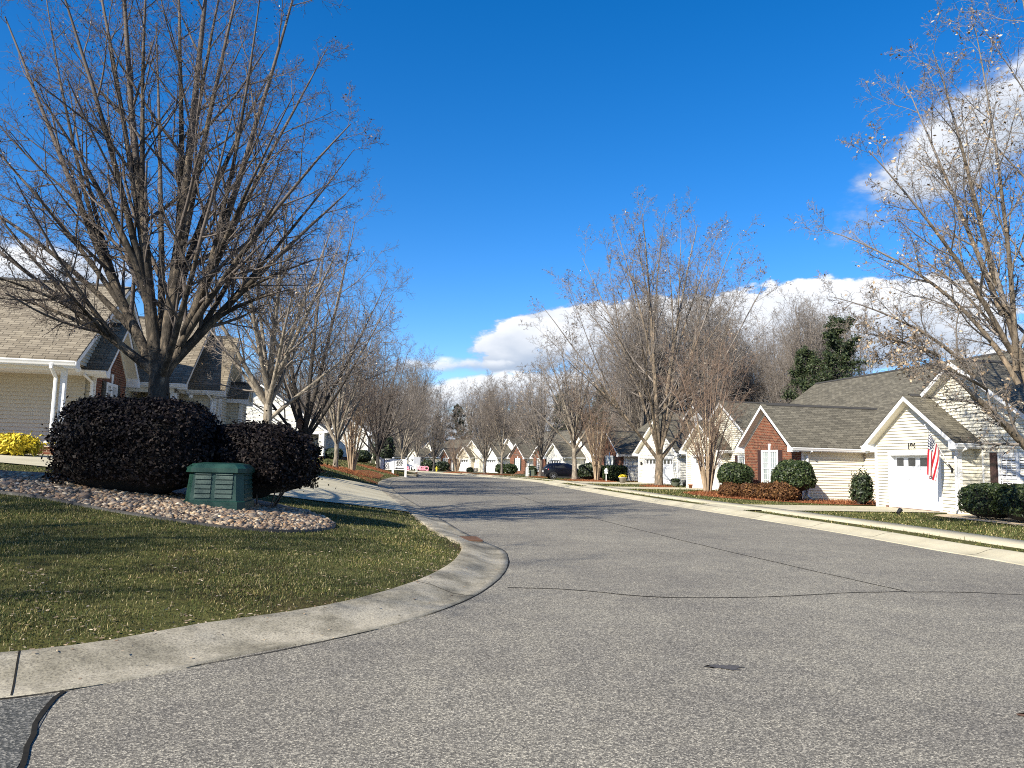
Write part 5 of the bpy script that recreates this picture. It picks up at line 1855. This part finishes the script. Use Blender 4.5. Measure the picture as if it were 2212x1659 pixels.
MULCH = [bed_poly(HB, [(-1.6, -2.9), (1.2, -3.5), (4.0, -3.3), (6.6, -2.2), (8.6, -0.7), (8.7, 2.6), (8.6, 3.6), (4.9, 3.6), (4.8, -0.05), (0, -0.05), (-0.4, 0.2), (-2.6, 0.4), (-2.9, -1.6)]),
         bed_poly(HE, [(-0.5, -3.4), (3.0, -3.6), (6.5, -2.3), (7.8, -0.5), (7.4, 1.6), (4.9, 2.2), (4.8, -0.05), (-0.5, -0.05)]),
         bed_poly(HA, [(4.9, -0.6), (5.6, -1.75), (8.0, -2.0), (11.5, -1.9), (12.5, -0.8), (11, 0.5), (4.9, 0.5)])]
for k, p in enumerate(MULCH):
    o = ngon_sheet('pine_straw' if k < 2 else 'planting_bed', [tuple(q) for q in smooth_line(list(p) + [p[0]], 0.6)[:-1]], M['pine_straw'] if k < 2 else M['lime_rock'], lambda x, y: terrain(x, y) + 0.03, sub=1.0, kind='stuff' if k < 2 else 'structure')

TREE_RINGS = [(-10.9, 46.5, 1.5), (-10.7, 50.5, 1.3), (-11.6, 65.5, 1.8), (-10.6, 38.0, 1.2), (10.15, 51.5, 1.15), (10.75, 40.5, 0.9), (7.35, 63.0, 1.6), (5.7, 65, 1.3), (3.2, 79, 1.4), (-1.0, 92, 1.8), (-3.2, 95, 1.6), (-7.6, 107, 2.2)]
rv = np.random.default_rng(12)
for (x, y, r) in TREE_RINGS:
    th = np.linspace(0, 2 * np.pi, 28, endpoint=False)
    V, F = [], []
    q = 1 + 0.16 * np.sin(2 * th + rv.random() * 6) + rv.normal(0, .07, 28)
    for k, (f, z) in enumerate(((1.0, 0.005), (0.72, 0.07), (0.35, 0.13), (0.0, 0.15))):
        X, Y = x + r * f * q * np.cos(th), y + r * f * q * np.sin(th)
        V.append(np.column_stack([X, Y, terrain(X, Y) + z]))
    V = np.concatenate(V)
    for k in range(3):
        i = np.arange(28) + 28 * k; j = (np.arange(28) + 1) % 28 + 28 * k
        F.append(np.stack([i, j, j + 28, i + 28], 1))
    tag(link('pine_straw', np_mesh('pine_straw', V, np.concatenate(F), M['pine_straw'])), kind='stuff')
# straw spread between the trees on the left lawn
for pts in ([(-8.9, 44.6), (-8.1, 43.0), (-7.8, 44.5), (-8.4, 46.5), (-9.1, 48.0), (-9.8, 47.2)], [(-9.6, 50.0), (-9.2, 52.0), (-9.5, 55.0), (-10.2, 60.0), (-11.4, 60.0), (-11.2, 54.0), (-10.9, 51.0)]):
    ngon_sheet('pine_straw', [tuple(q) for q in smooth_line(pts + [pts[0]], 0.4)[:-1]], M['pine_straw'], lambda x, y: terrain(x, y) + 0.025, sub=0.7, kind='stuff')

Pn = []
for p in MULCH[:2]:
    lo, hi = p.min(0), p.max(0)
    q = rng.uniform(lo, hi, (9000, 2)); Pn.append(q[in_poly(q[:, 0], q[:, 1], p)])
for (x, y, r) in TREE_RINGS:
    a, b = rng.uniform(0, 6.28, 700), np.sqrt(rng.random(700)) * r * 1.05
    Pn.append(np.stack([x + b * np.cos(a), y + b * np.sin(a)], 1))
Pn = np.concatenate(Pn)
_d = np.min([np.hypot(Pn[:, 0] - x, Pn[:, 1] - y) / r for x, y, r in TREE_RINGS], 0)
blades('straw_needles', Pn, terrain(Pn[:, 0], Pn[:, 1]) + 0.02 + 0.14 * np.clip(1 - _d, 0, 1), 0.12, 0.007, rng, 'straw_needle', lean=1.5)

P = right_keep(lawn_points(150000, 7, 22, 12, 36, rng, 'R', 0.02, 7.0, density=lambda x, y, s: np.where(s < 0.78, (np.sin(x * 9) * np.sin(y * 2.1 + 1) > 0.05) * .5, .75)))
blades('grass', P, terrain(P[:, 0], P[:, 1]) - 0.004, 0.048, 0.0080, rng)
P = right_keep(lawn_points(130000, -2, 16, 36, 90, rng, 'R', 0.02, 9.0, density=lambda x, y, s: np.where((s < 0.72) & (y < 46), 0.25, .8)))
blades('grass', P, terrain(P[:, 0], P[:, 1]) - 0.004, 0.07, 0.016, rng)
# fallen bits of leaf on the lawn edge, kerb and road
NL = 9000
k = rng.uniform(0, 1, (NL,)) ** 2.2
i = rng.integers(8, 160, NL)
L1 = offset_line(LEFT, KW)
b = L1[np.clip(i, 0, len(L1) - 1)]
T = np.gradient(L1, axis=0); T /= np.linalg.norm(T, axis=1)[:, None]
nn = np.stack([-T[:, 1], T[:, 0]], 1)[np.clip(i, 0, len(L1) - 1)]
off = np.where(rng.random(NL) < .10, -rng.random(NL) ** 2 * 1.0, k * 2.6)
C = b + nn * off[:, None] + rng.normal(0, .07, (NL, 2))
kz = np.interp(np.clip(KW + off, -5, KW), KP_O[1:9], KP_Z[1:9])
zz = np.where(off > 0.02, terrain(C[:, 0], C[:, 1]) + 0.016, kz + 0.006)
m = off > -0.72
V, F = cards(np.column_stack([C, zz])[m], rng, 0.026)
cen = V.reshape(-1, 4, 3).mean(1, keepdims=True)
V = ((V.reshape(-1, 4, 3) - cen) * np.array([1, 1, 0.25]) + cen).reshape(-1, 3)
tag(link('leaf_litter', np_mesh('leaf_litter', V, F, M['dry_leaf'], smooth=False)), kind='stuff')


# ---------------------------------------------------------------- small things
def cabinet():
    x, y = -4.83, 12.5
    z = float(bed_z([x], [y])[0]) + 0.02
    t = thing('utility_cabinet', 'dark green louvred plastic utility cabinet between the two purple hedges', 'cabinet', (x, y, z), 0.10)
    w, d, h = 0.46, 0.38, 0.55
    B = MB()

    def ring(sx, sy, ch, zz):
        return [(-sx + ch, -sy, zz), (sx - ch, -sy, zz), (sx, -sy + ch, zz), (sx, sy - ch, zz), (sx - ch, sy, zz), (-sx + ch, sy, zz), (-sx, sy - ch, zz), (-sx, -sy + ch, zz)]
    lv = [ring(w + .03, d + .03, .1, -0.1), ring(w + .03, d + .03, .1, 0.06), ring(w + .005, d + .005, .1, 0.075), ring(w - .035, d - .035, .1, h)]
    for a, b in zip(lv[:-1], lv[1:]):
        for k in range(8):
            B.face([a[k], a[(k + 1) % 8], b[(k + 1) % 8], b[k]])
    B.face(lv[-1])
    B.build('body', M['box_green'], t)
    Lp = MB()
    lv = [ring(w - .01, d - .01, .11, h - 0.03), ring(w + .015, d + .015, .11, h - 0.02), ring(w + .015, d + .015, .11, h + 0.05), ring(w - .06, d - .06, .1, h + 0.115), ring(w - .2, d - .2, .06, h + 0.135)]
    for a, b in zip(lv[:-1], lv[1:]):
        for k in range(8):
            Lp.face([a[k], a[(k + 1) % 8], b[(k + 1) % 8], b[k]])
    Lp.face(lv[-1]); Lp.face(lv[0][::-1])
    Lp.build('lid', M['box_green'], t, smooth=False)
    for k in range(6):
        z0 = 0.12 + k * 0.075
        ins = 0.035 * (z0 / h)
        S = MB()
        for (xa, xb) in ((-w + .16, -0.05), (0.02, w - .17)):
            yb = -d + ins
            S.hexa([(xa, yb - .028, z0), (xb, yb - .028, z0), (xb, yb + .01, z0 - .0), (xa, yb + .01, z0), (xa, yb - .006, z0 + .06), (xb, yb - .006, z0 + .06), (xb, yb + .01, z0 + .06), (xa, yb + .01, z0 + .06)])
        xs = w - ins
        S.hexa([(xs + .03, -d + .14, z0), (xs + .03, d - .14, z0), (xs - .01, d - .14, z0), (xs - .01, -d + .14, z0), (xs + .006, -d + .14, z0 + .06), (xs + .006, d - .14, z0 + .06), (xs - .01, d - .14, z0 + .06), (xs - .01, -d + .14, z0 + .06)])
        S.build('louvre', M['box_green'], t)


cabinet()


def flag():
    r = HA.root
    base = r.matrix_basis @ Vector((4.42, -0.05, 1.62))
    t = thing('flag', 'striped flag with stars hanging from an angled pole at the right of the garage door', 'flag', base, r.rotation_euler[2])
    p0, p1 = Vector((0, 0, 0)), Vector((-0.02, -1.0, 1.55))
    P = MB(); P.tube([p0, p1], 0.014, 8); P.lathe([(0, 0.05), (0.025, 0.03), (0.028, 0.0), (0, -0.03)], tuple(p1), 8)
    P.build('flag_pole', M['white_trim'], t)
    Bk = MB(); Bk.tube([p0 - Vector((-0.02, -0.04, 0.06)), p0 + (p1 - p0) * 0.12], 0.026, 8); Bk.box(-0.05, 0.05, 0.0, 0.03, -0.12, 0.06)
    Bk.build('bracket', M['gutter_black'], t)
    # cloth hangs in loose folds from the upper part of the pole
    nu, nv = 34, 26
    C = MB(); g = []
    for j in range(nv + 1):
        v = j / nv                      # 1 at the pole tip edge of the hoist
        row = []
        for i in range(nu + 1):
            u = i / nu
            a = p1 + (p0 - p1) * (0.14 + 0.42 * (1 - v))
            drop = 1.42 * u * (0.96 + 0.08 * v)
            squeeze = 1 - 0.45 * u
            tip = p1 + (p0 - p1) * 0.24
            q = tip + (a - tip) * squeeze
            fold = math.sin(v * 9.0 + u * 1.2) * 0.075 * min(1, u * 2.5)
            fx = -0.08 * u + 0.03 * math.sin(u * 4 + v * 3)
            row.append((q.x + fx + fold * 0.75, q.y + fold * 0.5 - 0.06 * u, q.z - drop))
        g.append(row)
    for j in range(nv):
        for i in range(nu):
            C.face([g[j][i], g[j][i + 1], g[j + 1][i + 1], g[j + 1][i]], [(i / nu, j / nv), ((i + 1) / nu, j / nv), ((i + 1) / nu, (j + 1) / nv), (i / nu, (j + 1) / nv)])
    C.build('flag_cloth', M['flag_cloth'], t, smooth=True)


flag()


def number_sign():
    x, y = -10.35, 66.0
    t = thing('number_sign', 'white wooden board on three posts with house numbers and an arrow', 'sign', (x, y, gz(x, y) - 0.05), math.radians(4))
    for px in (-1.15, 0.0, 1.12):
        P = MB(); P.box(px - 0.09, px + 0.09, -0.06, 0.06, -0.2, 1.52); P.build('post', M['sign_white'], t)
    for a, b in ((-1.06, -0.09), (0.09, 1.03)):
        P = MB(); P.box(a, b, -0.025, 0.02, 0.42, 1.38); o = P.build('panel', M['sign_white'], t)
        for k, s in enumerate(('199', '201', '203') if a < 0 else ('205', '207')):
            add_text('digits', s, o, ((a + b) / 2, -0.028, 1.06 - k * 0.29), (math.pi / 2, 0, 0), 0.38, M['ink_black'], extrude=0.003)
        if a > 0:
            A = MB()
            A.face([(0.95, -0.03, 0.52), (0.95, -0.03, 0.60), (0.36, -0.03, 0.60), (0.36, -0.03, 0.52)])
            A.face([(0.38, -0.03, 0.46), (0.38, -0.03, 0.66), (0.14, -0.03, 0.56)])
            A.build('arrow', M['ink_black'], o)


number_sign()


def car(label, loc, rz, paint, name='parked_car', L=4.35, Wd=0.88, Hh=1.58, suv=False):
    t = thing(name, label, 'car', loc, rz)
    # stations from the tail to the nose: x, sill z, shoulder z, roof z, half width at shoulder, half width at roof
    S = [(-2.16, 0.45, 0.72, 0.78, 0.62, 0.55), (-2.13, 0.32, 0.95, 1.00, 0.76, 0.66), (-2.00, 0.25, 1.03, 1.18, 0.83, 0.66), (-1.75, 0.22, 1.05, 1.44, 0.86, 0.64), (-1.45, 0.21, 1.05, 1.56, 0.875, 0.63), (-0.9, 0.2, 1.03, 1.60, 0.88, 0.645), (-0.2, 0.2, 1.0, 1.60, 0.88, 0.65),
         (0.30, 0.2, 0.98, 1.52, 0.88, 0.64), (0.72, 0.2, 0.97, 1.30, 0.88, 0.63), (1.12, 0.2, 0.97, 1.03, 0.87, 0.66), (1.5, 0.2, 0.92, 0.955, 0.85, 0.62), (1.9, 0.22, 0.80, 0.86, 0.78, 0.55), (2.10, 0.28, 0.66, 0.72, 0.68, 0.48), (2.17, 0.42, 0.55, 0.58, 0.58, 0.4)]
    if suv:
        S = [(x, a, b, c + (0.02 if c > 1.2 else 0), d, e) for x, a, b, c, d, e in S]
        S[3] = (-1.9, 0.22, 1.05, 1.50, 0.86, 0.66)
    k = L / 4.33; kz = Hh / 1.6
    rings = []
    for (x, a, b, c, w, wr) in S:
        x *= k; a *= kz; b *= kz; c *= kz
        w *= Wd / .88; wr *= Wd / .88
        half = [(0.0, a), (w * .80, a), (w * .97, a + .10), (w * 1.0, a + (b - a) * .55), (w * .985, b), (w * .93 + wr * .07, b + (c - b) * .12), ((w + wr * 2) / 3, b + (c - b) * .66), (wr, c - .05 * min(1, (c - b) * 4)), (wr * .72, c - .005), (0, c)]
        rings.append([(x, y, z) for y, z in half] + [(x, -y, z) for y, z in half[-2:0:-1]])
    B = MB(); n = len(rings[0])
    for r0, r1 in zip(rings[:-1], rings[1:]):
        for i in range(n):
            B.face([r0[i], r0[(i + 1) % n], r1[(i + 1) % n], r1[i]])
    B.face(rings[0][::-1]); B.face(rings[-1])
    B.build('body', M[paint], t, smooth=True)
    # glass, a little proud of the body
    def lerp(a, b, f): return tuple(p + (q - p) * f for p, q in zip(a, b))
    def on(i, j0, f):  # point on ring i between ring points 5 (belt) and 7 (roof edge)
        r = rings[i]
        return lerp(r[5], r[7], f)
    for sd in (1, -1):
        for (i0, i1, fx0, fx1, lo, hi) in ((3, 4, 0.25, 0.9, .15, .8), (4, 6, .12, .35, .08, .84), (6, 8, -.4, .15, .06, .84)):
            G = MB()
            def P(i, fr, f):
                i = max(0, min(i, len(rings) - 2))
                p = lerp(on(i, 0, f), on(i + 1, 0, f), fr)
                return (p[0], sd * (p[1] + 0.006), p[2])
            if i0 == 3: q = [P(3, .35, .2), P(4, .35, .1), P(4, .35, .80), P(3, .8, .78)]
            elif i0 == 4: q = [P(4, .5, .08), P(5, .95, .06), P(5, .95, .82), P(4, .5, .82)]
            else: q = [P(6, .05, .05), P(8, .45, .12), P(7, .35, .74), P(6, .05, .82)]
            G.face(q if sd < 0 else q[::-1])
            G.build('side_window', M['dark_pane'], t)
    G = MB()
    def bk(i, fr, y):
        p = lerp(rings[i][8], rings[i + 1][8], fr)
        return (p[0] - 0.012, y, p[2] + 0.004)
    G.face([bk(2, .05, -.52), bk(2, .05, .52), bk(3, .55, .46), bk(3, .55, -.46)]); G.build('rear_window', M['dark_pane'], t)
    G = MB()
    def fw(i, fr, y):
        p = lerp(rings[i][9], rings[i + 1][9], fr)
        return (p[0] + 0.012, y, p[2] + 0.008)
    G.face([fw(8, .85, -.58), fw(8, .85, .58), fw(7, .15, .52), fw(7, .15, -.52)]); G.build('windscreen', M['dark_pane'], t)
    for sd in (1, -1):
        T = MB(); T.hexa([(-2.12 * k, sd * .56, .86 * kz), (-1.78 * k, sd * .872, .90 * kz), (-1.86 * k, sd * .80, .9 * kz), (-2.05 * k, sd * .56, .9 * kz), (-2.12 * k, sd * .56, 1.0 * kz), (-1.74 * k, sd * .868, 1.02 * kz), (-1.86 * k, sd * .80, 1.02 * kz), (-2.05 * k, sd * .56, 1.0 * kz)])
        T.build('tail_light', M['tail_red'], t)
        T = MB(); T.hexa([(1.72 * k, sd * .80, .72 * kz), (2.06 * k, sd * .52, .70 * kz), (1.95 * k, sd * .5, .70 * kz), (1.7 * k, sd * .7, .72 * kz), (1.66 * k, sd * .79, .84 * kz), (1.99 * k, sd * .52, .80 * kz), (1.9 * k, sd * .5, .8 * kz), (1.66 * k, sd * .7, .84 * kz)])
        T.build('headlight', M['lamp_clear'], t)
        X = MB(); X.lathe([(0.0, -.06), (.07, -.04), (.09, .03), (.05, .08), (0, .09)], (0.72 * k, sd * .98, 1.0 * kz), 8); X.build('wing_mirror', M[paint], t)
        for hx in (-.55, .28):
            X = MB(); X.box(hx * k - .1, hx * k + .1, sd * .885 - .012, sd * .885 + .012, .90 * kz, .925 * kz); X.build('door_handle', M[paint], t)
        # sill cladding and arches
        X = MB(); X.box(-1.0 * k, 0.9 * k, sd * .80 - .06, sd * .80 + .06, .19, .32); X.build('sill', M['plastic_black'], t)
        for wx in (-1.30, 1.32):
            W_ = empty('wheel', (wx * k, sd * (Wd - .10), .335)); W_.parent = t
            Ty = MB()
            pr = [(.20, -.10), (.30, -.11), (.335, -.08), (.335, .08), (.30, .11), (.20, .10)]
            for (r0, y0), (r1, y1) in zip(pr[:-1], pr[1:]):
                for q in range(20):
                    a0, a1 = q * math.pi / 10, (q + 1) * math.pi / 10
                    Ty.face([(r0 * math.cos(a0), y0, r0 * math.sin(a0)), (r0 * math.cos(a1), y0, r0 * math.sin(a1)), (r1 * math.cos(a1), y1, r1 * math.sin(a1)), (r1 * math.cos(a0), y1, r1 * math.sin(a0))])
            Ty.build('tyre', M['tyre'], W_)
            R = MB()
            yo = sd * .085
            for q in range(20):
                a0, a1 = q * math.pi / 10, (q + 1) * math.pi / 10
                R.face([(.24 * math.cos(a0), yo, .24 * math.sin(a0)), (.24 * math.cos(a1), yo, .24 * math.sin(a1)), (.205 * math.cos(a1), yo - sd * .03, .205 * math.sin(a1)), (.205 * math.cos(a0), yo - sd * .03, .205 * math.sin(a0))])
            for q in range(10):
                a = q * math.pi / 5 + (0.12 if q % 2 else -0.12)
                ca, sa = math.cos(a), math.sin(a)
                R.hexa([(ca * rr - sa * ww, yo + dy, sa * rr + ca * ww) for dy in (-.02 * sd, 0.0) for rr, ww in ((.04, -.022), (.225, -.013), (.225, .013), (.04, .022))])
            R.build('rim', M['rim'], W_)
            A = MB()
            for q in range(14):
                a0, a1 = math.pi * q / 14 - .05, math.pi * (q + 1) / 14 - .05
                c0 = (wx * k + .40 * math.cos(a0), sd * (Wd * 1.0 + .005), .335 + .40 * math.sin(a0)); c1 = (wx * k + .40 * math.cos(a1), sd * (Wd + .005), .335 + .40 * math.sin(a1))
                d0 = (wx * k + .345 * math.cos(a0), sd * (Wd + .008), .335 + .345 * math.sin(a0)); d1 = (wx * k + .345 * math.cos(a1), sd * (Wd + .008), .335 + .345 * math.sin(a1))
                A.face([c0, c1, d1, d0])
                e0, e1 = (d0[0], sd * (Wd - .16), d0[2]), (d1[0], sd * (Wd - .16), d1[2])
                A.face([d0, d1, e1, e0])
            A.build('wheel_arch', M['plastic_black'], t)
    X = MB(); X.box(-2.19 * k, -2.13 * k, -.26, .26, .70 * kz, .84 * kz); X.build('licence_plate', M['plate'], t)
    X = MB(); X.hexa([(-2.17 * k, -.6, .3), (-2.17 * k, .6, .3), (-2.0 * k, .84, .25), (-2.0 * k, -.84, .25), (-2.19 * k, -.6, .52), (-2.19 * k, .6, .52), (-2.0 * k, .875, .5), (-2.0 * k, -.875, .5)]); X.build('bumper', M['plastic_black'], t)
    return t


car('dark navy small crossover parked across the drive, nose to the right behind a pale trunk', (5.3, 71.0, 0.10 + float(fall(71)) ), math.radians(6), 'car_navy')
car('silver estate car partly hidden behind the white number board', (-19.5, 131.5, float(terrain([-19.5], [131.5])[0]) + 0.03), math.radians(-8), 'car_silver', L=4.8, Hh=1.68, suv=True)


def hydrant():
    x, y = -11.7, 119.0
    t = thing('fire_hydrant', 'yellow fire hydrant on the verge at the bend', 'hydrant', (x, y, gz(x, y)), 0.3)
    B = MB(); B.lathe([(.20, 0), (.20, .06), (.13, .07), (.13, .55), (.17, .57), (.17, .62), (.14, .64), (.11, .74), (.05, .80), (.04, .86), (0, .87)], (0, 0, 0), 14); B.build('barrel', M['hydrant_yellow'], t)
    for a in (0, math.pi / 2, math.pi):
        c, s = math.cos(a - math.pi / 2 * 0), math.sin(a)
        N = MB(); N.tube([(c * .1, -s * .1, .45), (c * .22, -s * .22, .45), (c * .225, -s * .225, .45), (c * .26, -s * .26, .45)], [.06, .06, .08, .07], 10); N.build('nozzle', M['hydrant_yellow'], t)


hydrant()


def letters():
    s = 'IBIVYKEBQ'
    for i, ch in enumerate(s):
        if ch == ' ': continue
        x, y = -17.6 + i * 0.46, 125.3 - i * 0.10
        z = gz(x, y)
        t = thing('yard_letter', 'pink and white cut-out letter %s staked in the lawn at the bend' % ch if s.count(ch) == 1 else 'pink and white cut-out letter %s staked in the lawn, %s in its row' % (ch, {0: 'first', 1: 'second', 2: 'third', 7: 'second to last'}[i]), 'yard letter', (x, y, z), 0, 'cut-out letters staked in the lawn')
        add_text('letter', ch, t, (0, 0, 0.14), (math.pi / 2, 0, 0), 0.95, M['sign_white'] if i in (3, 4, 2) else M['letter_pink'], extrude=0.02)
        P = MB(); P.box(-0.015, 0.015, 0.01, 0.03, -0.1, 0.3); P.build('stake', M['plastic_black'], t)


letters()


def road_sign():
    x, y = -10.2, 81.5
    t = thing('road_sign', 'grey metal sign seen from behind on a white square post at the verge', 'sign', (x, y, gz(x, y)), math.radians(20))
    P = MB(); P.box(-.09, .09, -.09, .09, .18, 1.05); P.build('post', M['sign_white'], t)
    P = MB(); P.box(-.10, .10, -.10, .10, -.1, .18); P.build('post_foot', M['wood_brown'], t)
    P = MB(); P.hexa([(-.38, .02, 1.0), (.34, .02, .96), (.34, .04, .96), (-.38, .04, 1.0), (-.36, .02, 1.86), (.40, .02, 1.80), (.40, .04, 1.80), (-.36, .04, 1.86)]); P.build('panel', M['plate'], t)


road_sign()


def birdhouse():
    x, y = -10.78, 37.72
    t = thing('birdhouse', 'brown wooden birdhouse with a pitched roof fixed to the dark forked trunk', 'birdhouse', (x, y, gz(x, y) + 1.95), math.radians(25))
    B = MB(); B.box(-.13, .13, -.13, .13, 0, .34); B.face([(-.13, -.13, .34), (.13, -.13, .34), (0, -.13, .47)]); B.build('box', M['wood_brown'], t)
    R = MB()
    for s in (1, -1): R.hexa([(s * .22, -.2, .30), (s * .22, .2, .30), (0, .2, .50), (0, -.2, .50), (s * .22, -.2, .33), (s * .22, .2, .33), (0, .2, .53), (0, -.2, .53)])
    R.build('roof', M['wood_brown'], t)


birdhouse()


def hook(label, x, y, h, s):
    t = thing('shepherd_hook', label, 'garden hook', (x, y, gz(x, y)), 0.2)
    B = MB()
    pts = [(0, 0, -.1), (0, 0, h - .25)] + [(s * (.16 - .16 * math.cos(a)), 0, h - .25 + .2 * math.sin(a)) for a in np.linspace(0.3, 3.6, 9)]
    B.tube(pts, .011, 6); B.build('rod', M['gutter_black'], t)


hook('tall black shepherd hook above the right hedge, left of the pale trunk', -10.45, 29.0, 2.35, 1)
hook('shorter black shepherd hook left of the tall one above the hedge', -10.75, 28.9, 1.85, 1)
hook('black shepherd hook right of the pale trunk above the right hedge', -9.15, 29.0, 2.05, 1)


def pot(name, label, x, y, prof, mat, plant=None, r=.15):
    t = thing(name, label, 'flower pot', (x, y, gz(x, y) + 0.02), 0)
    B = MB(); B.lathe(prof, (0, 0, 0), 14); B.build('pot', M[mat], t, smooth=True)
    if plant:
        o = link('plant', shrub_mesh(int(x * 50) % 991, (r, r, r * .5), 300, plant, .07, spiky=.2), t); o.location.z = prof[-1][1] - .02


p_ = house_pt(HD, 7.6, -1.2); pot('flower_pot', 'pale grey tapered pot with yellow flowers left of the thick trunk', 9.0, 59.5, [(0, 0), (.2, 0), (.29, .38), (.33, .4), (.33, .46), (.27, .46), (.25, .42)], 'pot_grey', 'yellow_leaf', .24)
pot('flower_pot', 'wide grey green bowl planter right of the thick trunk', 11.6, 52.2, [(0, 0), (.2, 0), (.24, .08), (.36, .26), (.38, .3), (.32, .3), (.3, .26)], 'pot_green', 'boxwood_leaf', .3)
pot('flower_pot', 'small terracotta pot at the corner of the cream garage', 12.0, 49.5, [(0, 0), (.1, 0), (.14, .22), (.17, .22), (.17, .27), (.13, .27)], 'terracotta')
pot('flower_pot', 'dark pot at the foot of the downspout of the double garage', 13.0, 55.5, [(0, 0), (.14, 0), (.17, .4), (.14, .42)], 'gutter_black')
pot('flower_pot', 'pale round pot before the far cream gable', -5.6, 122.0, [(0, 0), (.3, 0), (.42, .35), (.36, .62), (.4, .66), (.3, .66)], 'pot_grey')


def spot(label, x, y, rz):
    t = thing('spotlight', label, 'garden light', (x, y, gz(x, y)), rz)
    B = MB(); B.tube([(0, 0, -.1), (0, 0, .1)], .02, 8); B.build('stake', M['gutter_black'], t)
    B = MB(); B.tube([(-.08, 0, .08), (0, 0, .13), (.09, 0, .2)], [.05, .065, .075], 10); B.build('lamp_head', M['gutter_black'], t)


spot('small black spotlight standing in the grass before the garage door 196', 13.2, 25.35, 0.5)
spot('black spotlight at the foot of the clipped bushes near the right edge', 14.05, 20.2, 1.2)


def stand():
    t = thing('garden_lantern', 'white peaked lantern box on a thin stake by the square clipped bush', 'lantern', (8.05, 62.3, gz(8.05, 62.3)), 0.2)
    B = MB(); B.box(-.03, .03, -.03, .03, -.1, .75); B.build('stake', M['sign_white'], t)
    B = MB(); B.box(-.11, .11, -.11, .11, .72, .95); B.lathe([(.2, .95), (.0, 1.2)], (0, 0, 0), 4); B.build('lantern_box', M['sign_white'], t)


stand()


def pedestal(name, label, x, y, w, h, mat):
    t = thing(name, label, 'utility box', (x, y, gz(x, y)), .3)
    B = MB(); B.box(-w, w, -w, w, -.1, h - .08); B.build('body', M[mat], t)
    B = MB(); B.hexa([(-w - .02, -w - .02, h - .08), (w + .02, -w - .02, h - .08), (w + .02, w + .02, h - .08), (-w - .02, w + .02, h - .08), (-w * .8, -w * .8, h), (w * .8, -w * .8, h), (w * .8, w * .8, h), (-w * .8, w * .8, h)]); B.build('cap', M[mat], t)


pedestal('utility_pedestal', 'white utility pedestal on the verge left of the navy car', 1.95, 84.0, .13, 1.05, 'sign_white')
pedestal('utility_pedestal', 'low grey green utility box beside the white pedestal', 2.5, 84.5, .22, .75, 'pot_green')
pedestal('utility_pedestal', 'grey green utility box behind the number board', -11.9, 70.0, .38, .75, 'pot_green')


def grate(name, label, cx, cy, ang, w, d, mat):
    t = thing(name, label, 'drain', (cx, cy, float(fall(cy)) + 0.028), ang)
    B = MB(); B.box(-w, w, -d, -d + .04, -.02, .012); B.box(-w, w, d - .04, d, -.02, .012); B.box(-w, -w + .04, -d + .04, d - .04, -.02, .012); B.box(w - .04, w, -d + .04, d - .04, -.02, .012)
    B.build('frame', M[mat], t)
    B = MB()
    for k in range(7):
        x = -w + .06 + k * (2 * w - .12) / 7
        B.box(x, x + .04, -d + .04, d - .04, -.015, .008)
    B.build('grille', M[mat], t)
    B = MB(); B.face([(-w + .04, -d + .04, -.008), (w - .04, -d + .04, -.008), (w - .04, d - .04, -.008), (-w + .04, d - .04, -.008)]); B.build('sump', M['ink_black'], t)


grate('drain_grate', 'rusty drain grate in the gutter of the left kerb', -0.78, 15.3, math.radians(103), 0.36, 0.20, 'rust_iron')


def inlet():
    x, y = -9.55, 73.5
    t = thing('storm_drain', 'concrete kerb inlet with a black mouth on the far left kerb', 'drain', (x, y, float(fall(y))), math.radians(91))
    B = MB(); B.box(-1.0, 1.0, -.45, .45, .16, .24); B.box(-1.0, -.75, -.45, .45, -.1, .16); B.box(.75, 1.0, -.45, .45, -.1, .16); B.build('hood', M['concrete'], t)
    B = MB(); B.box(-.75, .75, -.44, .4, .0, .16); B.build('mouth', M['ink_black'], t)


inlet()
